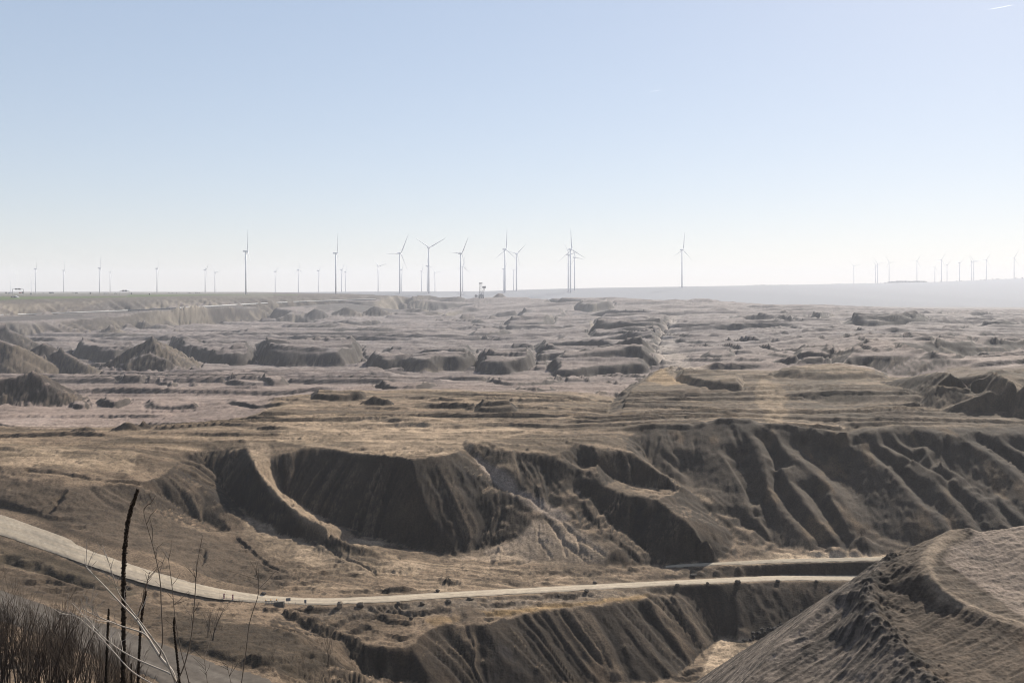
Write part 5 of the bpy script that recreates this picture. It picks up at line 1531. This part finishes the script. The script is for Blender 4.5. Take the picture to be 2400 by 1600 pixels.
# barrier with amber lamps, concrete block
g = on_ground(636, 1415); k = g.y / F
t = tag(empty('barrier', g, 0.12), 'dark slatted barrier with three amber lamps at the road bend', 'barrier')
for x in (-14, -10.5, -7, -3.5, 0, 3.5, 7, 10.5, 14):
    MB().box((x - 0.55) * k, (x + 0.55) * k, -0.3 * k, 0.3 * k, 0, 7.6 * k).build('slat', M_BOARD, t)
for z in (1.6, 7.2):
    MB().box(-15 * k, 15 * k, 0.3 * k + 0.005, 0.8 * k, (z - 0.6) * k, (z + 0.6) * k).build('rail', M_DARK, t)
for x in (-12.5, -1, 12):
    l = MB().tube([(0, 0, 8.9 * k), (0, 0, 9.4 * k), (0, 0, 11.0 * k), (0, 0, 11.6 * k)], [0.9 * k, 1.25 * k, 1.25 * k, 0.7 * k], 10).build('lamp', M_LAMP, t, True, (x * k, 0.3 * k, 0))
    MB().box(-0.8 * k, 0.8 * k, -0.6 * k, 0.6 * k, 7.85 * k, 8.9 * k).build('lamp_base', M_DARK, l)
for x in (-14, 14): MB().box((x - 0.7) * k, (x + 0.7) * k, -2.5 * k, 2.5 * k, -0.6 * k, 0.3 * k).build('foot', M_RUBBER, t)
g = on_ground(653, 1421); k = g.y / F
b = MB(); b.poly([(-13 * k, -4 * k, -0.5), (13.5 * k, -4 * k, -0.5), (13.5 * k, 4 * k, -0.5), (-13 * k, 4 * k, -0.5), (-11 * k, -3 * k, 10.5 * k), (13.5 * k, -3.2 * k, 13.5 * k), (13.5 * k, 3.2 * k, 13.5 * k), (-11 * k, 3 * k, 10.5 * k)],
                 [(3, 2, 1, 0), (4, 5, 6, 7), (0, 1, 5, 4), (1, 2, 6, 5), (2, 3, 7, 6), (3, 0, 4, 7)])
o = b.build('concrete_block', M_CONC, None, False, g); o.rotation_euler = (0, 0, -0.2)
tag(o, 'big dark concrete block in front of the slatted barrier', 'concrete block')
for (u, v, w, h, top, lab, rz) in ((675.5, 1418, 10.6, 7.4, 17.5, 'wide grey sign seen from behind, beside the concrete block', 0.2), (715.8, 1419, 5.6, 8.2, 14.5, 'small grey sign seen from behind, left of the dark boulder', -0.3)):
    g = on_ground(u, v); k = g.y / F
    t = tag(empty('road_sign', g, rz), lab, 'road sign', 'signs at the bend of the haul road')
    MB().tube([(0, 0.25 * k, -1), (0, 0.25 * k, top * k)], 0.35 * k, 8).build('post', M_STEEL, t)
    MB().box(-w / 2 * k, w / 2 * k, -0.35 * k, -0.12 * k, (top - h) * k, top * k).build('board', M_BOARD, t)
    MB().box(-w / 2 * k, w / 2 * k, -0.55 * k, -0.36 * k, (top - h * 0.62) * k, (top - h * 0.5) * k).build('brace', M_STEEL, t)
g = on_ground(692, 1416); k = g.y / F
tag(MB().tube([(0, 0, -0.5), (0.1, 0, 3.5 * k), (0.05, 0, 7 * k)], [0.3 * k, 0.28 * k, 0.2 * k], 6).build('stake', M_STEEL, None, False, g), 'thin stake between the two grey signs', 'stake')

# ------------------------------------------------------------------ leafless shrubs
def branch_out(rg, mb_stem, mb_twig, p, dirn, length, r, depth, twigginess):
    n = 5
    pts, rad = [p.copy()], [r]
    d = dirn.normalized()
    for i in range(n):
        d = (d + Vector((rg.gauss(0, 0.10), rg.gauss(0, 0.10), 0.05 + rg.gauss(0, 0.05)))).normalized()
        pts.append(pts[-1] + d * (length / n)); rad.append(r * (1 - 0.72 * (i + 1) / n))
    (mb_stem if depth == 0 else mb_twig).tube(pts, rad, 4 if depth == 0 else 3, False)
    if depth >= 2: return
    m = twigginess if depth == 0 else max(3, twigginess // 2)
    for k in range(m):
        q = rg.uniform(0.28, 0.98); f = q * n; i = min(int(f), n - 1)
        b = pts[i].lerp(pts[i + 1], f - i)
        t = (pts[i + 1] - pts[i]).normalized()
        ang = rg.uniform(0, 2 * math.pi)
        side = Vector((math.cos(ang), math.sin(ang), 0.35))
        branch_out(rg, mb_stem, mb_twig, b, t * 0.8 + side * rg.uniform(0.35, 0.7), length * rg.uniform(0.25, 0.5) * (1.15 - 0.5 * q), rad[i] * 0.55, depth + 1, twigginess)
def shrub_proto(seed, height, stems, twigginess, spread):
    rg = random.Random(seed)
    t = empty('bare_shrub', (0, -30, -60))
    tw = MB()
    for s in range(stems):
        st = MB(); a = rg.uniform(0, 2 * math.pi)
        d = Vector((math.cos(a) * spread * rg.uniform(0.2, 1), math.sin(a) * spread * rg.uniform(0.2, 1), 1))
        branch_out(rg, st, tw, Vector((rg.gauss(0, 0.12), rg.gauss(0, 0.12), -0.15)), d, height * rg.uniform(0.75, 1.05), 0.0075 * height * rg.uniform(0.7, 1.1), 0, twigginess)
        st.build('stem', M_BARK, t)
    tag(tw.build('twigs', M_TWIG, t), None, None, None, 'stuff')
    return t
protos = [shrub_proto(100 + i, 5.0, 4, 9, 0.22) for i in range(5)]
bushes = [shrub_proto(200 + i, 2.0, 7, 7, 0.75) for i in range(4)]
TREES = {p: tree_of(p) for p in protos + bushes}
rg = random.Random(77)
used_first = set()
def plant(p, loc, rz, s, label, group):
    if p not in used_first:
        used_first.add(p); o = p; o.location = loc; o.rotation_euler = (0, 0, rz); o.scale = (s, s, s)
    else:
        o = dup(TREES[p], loc, rz, s)
    tag(o, label, 'shrub', group)
def top_row(u):                               # skyline of the thicket
    return float(np.interp(u, [-60, 0, 60, 110, 150, 200, 250, 300, 360], [1392, 1392, 1398, 1412, 1425, 1452, 1490, 1525, 1570]))
cnt = 0
while cnt < 78:
    d = rg.uniform(36, 78); u = rg.uniform(-70, 330)
    x = (u - U0) / F * d; z = ground_z(x, d)
    hmax = -(top_row(u) - V0) * d / F - z
    hgt = hmax * rg.uniform(0.85, 1.12)
    if hgt < 1.2: continue
    plant(rg.choice(protos), (x, d, z - 0.05), rg.uniform(0, 6.28), min(hgt, 7.5) / 5.0, 'bare brown shrub in the dense thicket filling the lower left corner', 'shrubs of the lower left thicket')
    cnt += 1
for i in range(85):
    u, v = rg.choice([(rg.uniform(390, 560), rg.uniform(1425, 1475)), (rg.uniform(470, 680), rg.uniform(1462, 1515)), (rg.uniform(610, 760), rg.uniform(1500, 1560)), (rg.uniform(560, 700), rg.uniform(1520, 1575))])
    g = on_ground(u, v)
    plant(rg.choice(bushes), (g.x, g.y, g.z - 0.05), rg.uniform(0, 6.28), rg.uniform(0.35, 0.95), 'small leafless bush in the scrub on the bank beside the lower dirt track', 'scrub on the bank beside the lower track')
for i in range(30):
    u = rg.uniform(690, 860); v = 1545 + (u - 690) * 0.22 + rg.uniform(-25, 20)
    g = on_ground(u, v)
    plant(rg.choice(bushes), (g.x, g.y, g.z - 0.05), rg.uniform(0, 6.28), rg.uniform(0.4, 1.1), 'leafless bush at the left rim of the dark hollow by the frame bottom', 'bushes at the rim of the dark hollow')
for (u, v, s, lab) in ((501, 1500, 3.4, 'thin leafless sapling standing above the scrub bank, tallest there'), (486, 1492, 2.4, 'short leafless sapling left of the tallest one above the scrub bank'), (768, 1560, 3.0, 'leafless sapling at the left rim of the dark hollow')):
    g = on_ground(u, v)
    plant(protos[(u // 5) % 5], (g.x, g.y, g.z - 0.1), u, s * 2.0 / 5.0 * 1.5, lab, None)
for (u, v, w, lab) in ((561, 1416, 1.1, 'dark tuft of brush at the road edge right of the striped beacons'), (597, 1420, 0.6, 'smaller dark tuft at the road edge just left of the barrier'), (442, 1396, 0.9, 'dark tuft at the near road edge left of the striped beacons')):
    g = on_ground(u, v)
    plant(bushes[u % 4], (g.x, g.y, g.z - 0.05), u, w, lab, None)

# ------------------------------------------------------------------ dead mullein stalks and the pale dry plant in front
def ray(u, v, d):
    return Vector(((u - U0) / F * d, d, -(v - V0) * d / F))
def smooth_path(pts, n):
    """Catmull-Rom through the points"""
    out = []
    P_ = [pts[0] * 2 - pts[1]] + pts + [pts[-1] * 2 - pts[-2]]
    for i in range(1, len(P_) - 2):
        for k in range(n):
            t = k / n
            a, b, c, d = P_[i - 1], P_[i], P_[i + 1], P_[i + 2]
            out.append(0.5 * ((2 * b) + (c - a) * t + (2 * a - 5 * b + 4 * c - d) * t * t + (3 * b - a - 3 * c + d) * t ** 3))
    out.append(pts[-1])
    return out
def mullein(uv, d, wpx, label, seed):
    rg = random.Random(seed)
    pts = [ray(u, v, d) for u, v in uv]
    base = pts[0].copy()
    low = Vector((base.x - 0.02, base.y, ground_z(base.x, base.y) - 0.03))
    path = smooth_path([low] + pts, 8)
    t = tag(empty('dead_stalk', low), label, 'plant', 'dead flower stalks in the foreground')
    r = wpx * d / F / 2
    n = len(path)
    MB().tube([p - low for p in path], [r * (0.62 - 0.4 * (i / n) ** 3) for i in range(n)], 7).build('stem', M_STALK, t, True)
    pods = MB()
    L = sum((a - b).length for a, b in zip(path[:-1], path[1:]))
    m = int(L / 0.0042)
    for k in range(m):
        q = 0.12 + 0.88 * k / m
        f = q * (n - 1); i = min(int(f), n - 2); p = path[i].lerp(path[i + 1], f - i)
        tt = (path[i + 1] - path[i]).normalized()
        a = k * 2.399 + rg.gauss(0, 0.3)
        rr = r * (1.0 - 0.35 * q ** 4) * rg.uniform(0.55, 0.95)
        out_ = Vector((math.cos(a), math.sin(a), 0)); out_ = (out_ - tt * out_.dot(tt)).normalized()
        c = p + out_ * rr * 0.72 - low
        s = r * rg.uniform(0.20, 0.36) * (1.0 - 0.3 * q ** 4)
        up = tt * s * 1.5; w = tt.cross(out_) * s
        pods.poly([c - up, c + out_ * s, c + w, c - out_ * s * 0.6, c - w, c + up], [(0, 2, 1), (0, 3, 2), (0, 4, 3), (0, 1, 4), (5, 1, 2), (5, 2, 3), (5, 3, 4), (5, 4, 1)])
    tag(pods.build('seed_pods', M_POD, t), None, None, None, 'stuff')
mullein([(288, 1640), (288.5, 1600), (290, 1450), (290, 1323), (299.6, 1227), (310, 1185), (323.6, 1146)], 4.6, 16, 'tallest dark dead flower stalk, its tip leaning right over the road', 1)
mullein([(247, 1650), (248.6, 1600), (252, 1500), (255, 1425)], 5.0, 10.5, 'dark dead stalk left of the tallest one', 2)
mullein([(321, 1650), (323.5, 1600), (328, 1498), (333, 1438), (342.7, 1384)], 4.8, 10.5, 'dark dead stalk right of the tallest one', 3)
mullein([(424, 1650), (421, 1600), (414, 1530), (408, 1470), (409, 1445)], 5.2, 9, 'thin dark dead stalk at the foot of the pale dry plant', 4)
mullein([(308.5, 1650), (308, 1600), (307.6, 1553)], 5.3, 7.5, 'shortest dark dead stalk, at the bottom edge beside the tallest one', 5)

def dry_stem(mb, uv, d0, d1, w0, w1, n=6):
    m = len(uv)
    pts = [ray(u, v, d0 + (d1 - d0) * i / (m - 1)) for i, (u, v) in enumerate(uv)]
    path = smooth_path(pts, n)
    k = len(path)
    mb.tube([p - DP for p in path], [(w0 + (w1 - w0) * i / (k - 1)) * d0 / F / 2 for i in range(k)], 6)
    return path
DP = ray(413, 1600, 4.1); DP = Vector((DP.x + 0.03, DP.y, ground_z(DP.x, DP.y)))
t = tag(empty('dry_plant', DP), 'pale dry branching plant leaning left in front of the dark stalks', 'plant')
BR = [
 ([(430,1990),(421,1750),(411,1594),(376,1540),(344,1489),(319,1451),(284,1414),(237.5,1365),(204,1330),(198,1308)], 4.1, 4.2, 9.5, 1.5, M_STEM, 'stem'),
 ([(411,1594),(403,1578),(382.5,1530),(357,1495),(330,1458),(300,1419),(277,1387),(265,1349),(249,1298)], 4.1, 3.95, 5.5, 1.3, M_STEM, 'branch'),
 ([(350,1497),(331.5,1481),(287,1467),(249,1452),(217,1438),(190,1424)], 4.1, 4.0, 4.2, 1.2, M_STEM, 'branch'),
 ([(398,1578),(389,1573),(325,1546),(280.5,1521),(242,1492),(210,1457),(169,1412)], 4.1, 4.3, 4.5, 1.2, M_STEM, 'branch'),
 ([(372,1606),(351,1598),(306,1569),(264.6,1524),(223,1479),(178.5,1444),(140,1438)], 4.1, 4.25, 3.4, 1.0, M_STEM, 'branch'),
 ([(412,1612),(414,1600),(433.5,1553),(449.5,1482),(457.5,1387),(462,1323),(475,1253)], 4.1, 4.0, 4.0, 1.2, M_STEM2, 'branch'),
 ([(374,1538),(380,1510),(381,1482.5),(378,1420),(374.6,1355),(360,1285),(338,1205),(342.7,1186),(358.6,1178)], 4.1, 4.05, 3.6, 1.3, M_STEM2, 'branch'),
 ([(321,1453),(328,1425),(334.7,1406),(343,1370),(350.6,1340)], 4.1, 4.05, 3.0, 1.4, M_STEM2, 'branch'),
]
rg = random.Random(31)
tips = []
for uv, d0, d1, w0, w1, m, nm in BR:
    b = MB(); path = dry_stem(b, uv, d0, d1, w0, w1)
    o = b.build(nm, m, t, True)
    tips.append((o, path, m))
for o, path, m in tips:                       # side twigs
    n = len(path)
    for k in range(7):
        b = MB()
        i = rg.randint(int(n * 0.45), n - 2); p = path[i]; tt = (path[i + 1] - path[i]).normalized()
        side = Vector((rg.gauss(0, 0.5), rg.gauss(0, 0.5), rg.uniform(0.1, 0.8)))
        dd = (tt * 0.7 + side).normalized(); L = rg.uniform(0.03, 0.12)
        q = [p - DP, p + dd * L * 0.5 - DP, p + (dd + Vector((rg.gauss(0, 0.25), 0, rg.uniform(0, 0.4)))).normalized() * L - DP]
        b.tube(q, [0.0014, 0.0011, 0.0007], 4)
        if rg.random() < 0.6:
            e = q[1] + Vector((rg.gauss(0, 0.03), rg.gauss(0, 0.02), rg.uniform(0.01, 0.05)))
            b.tube([q[1], e], [0.001, 0.0006], 4)
        b.build('twig', m, o)
def lone_stem(uv, d, w, label):
    pts = [ray(u, v, d) for u, v in uv]
    low = Vector((pts[0].x, pts[0].y, ground_z(pts[0].x, pts[0].y) - 0.02))
    path = smooth_path([low] + pts, 7); n = len(path)
    t = tag(empty('wild_plant', low), label, 'plant', 'thin dry stems in the foreground')
    MB().tube([p - low for p in path], [w * d / F / 2 * (1 - 0.6 * i / n) for i in range(n)], 6).build('stem', M_STEM2, t, True)
    for k in range(8):
        b = MB(); i = rg.randint(int(n * 0.6), n - 2); p = path[i] - low
        e = p + Vector((rg.gauss(0, 0.05), rg.gauss(0, 0.03), rg.uniform(0.02, 0.10)))
        b.tube([p, (p + e) / 2 + Vector((0.004, 0, 0)), e], [0.0011, 0.0009, 0.0005], 4)
        b.build('twig', M_STEM2, t)
lone_stem([(446, 1650), (443, 1600), (424, 1524), (411, 1450.6), (403, 1371), (393.7, 1301)], 4.4, 3.4, 'thin dry stem just right of the pale plant, leaning left')
lone_stem([(562, 1650), (566, 1600), (576, 1530), (585, 1459), (604, 1398), (606, 1370), (604, 1352), (597, 1325)], 4.6, 2.8, 'lone thin dry stem bending over the road near the barrier')
lone_stem([(488, 1650), (486, 1600), (481, 1560), (478, 1535)], 4.9, 2.0, 'short thin dry stem at the bottom edge between two taller ones')
lone_stem([(545, 1650), (541, 1600), (534, 1565), (532, 1548)], 4.8, 1.8, 'shortest thin dry stem at the bottom edge left of the lone bending one')

# ------------------------------------------------------------------ the air of the mine
def add_haze():
    hm = bpy.data.materials.new('haze'); hm.use_nodes = True
    nt = hm.node_tree
    nt.nodes.remove(nt.nodes['Principled BSDF'])
    pv = nt.nodes.new('ShaderNodeVolumePrincipled')
    pv.inputs['Color'].default_value = (0.78, 0.80, 0.86, 1)
    pv.inputs['Density'].default_value = HAZE_DENSITY
    pv.inputs['Anisotropy'].default_value = 0.08
    nt.links.new(pv.outputs[0], nt.nodes['Material Output'].inputs['Volume'])
    x0, x1, y0, y1, z0, z1 = -16500, 16500, -400, 16000, -135, 280
    v = [(x, y, z) for z in (z0, z1) for x, y in ((x0, y0), (x1, y0), (x1, y1), (x0, y1))]
    f = [(3, 2, 1, 0), (4, 5, 6, 7), (0, 1, 5, 4), (1, 2, 6, 5), (2, 3, 7, 6), (3, 0, 4, 7)]
    me = bpy.data.meshes.new('haze'); me.from_pydata(v, [], f); me.materials.append(hm)
    o = bpy.data.objects.new('haze', me); SC.collection.objects.link(o)
    o['kind'] = 'stuff'; o['label'] = 'pale morning haze hanging over the mine'
add_haze()
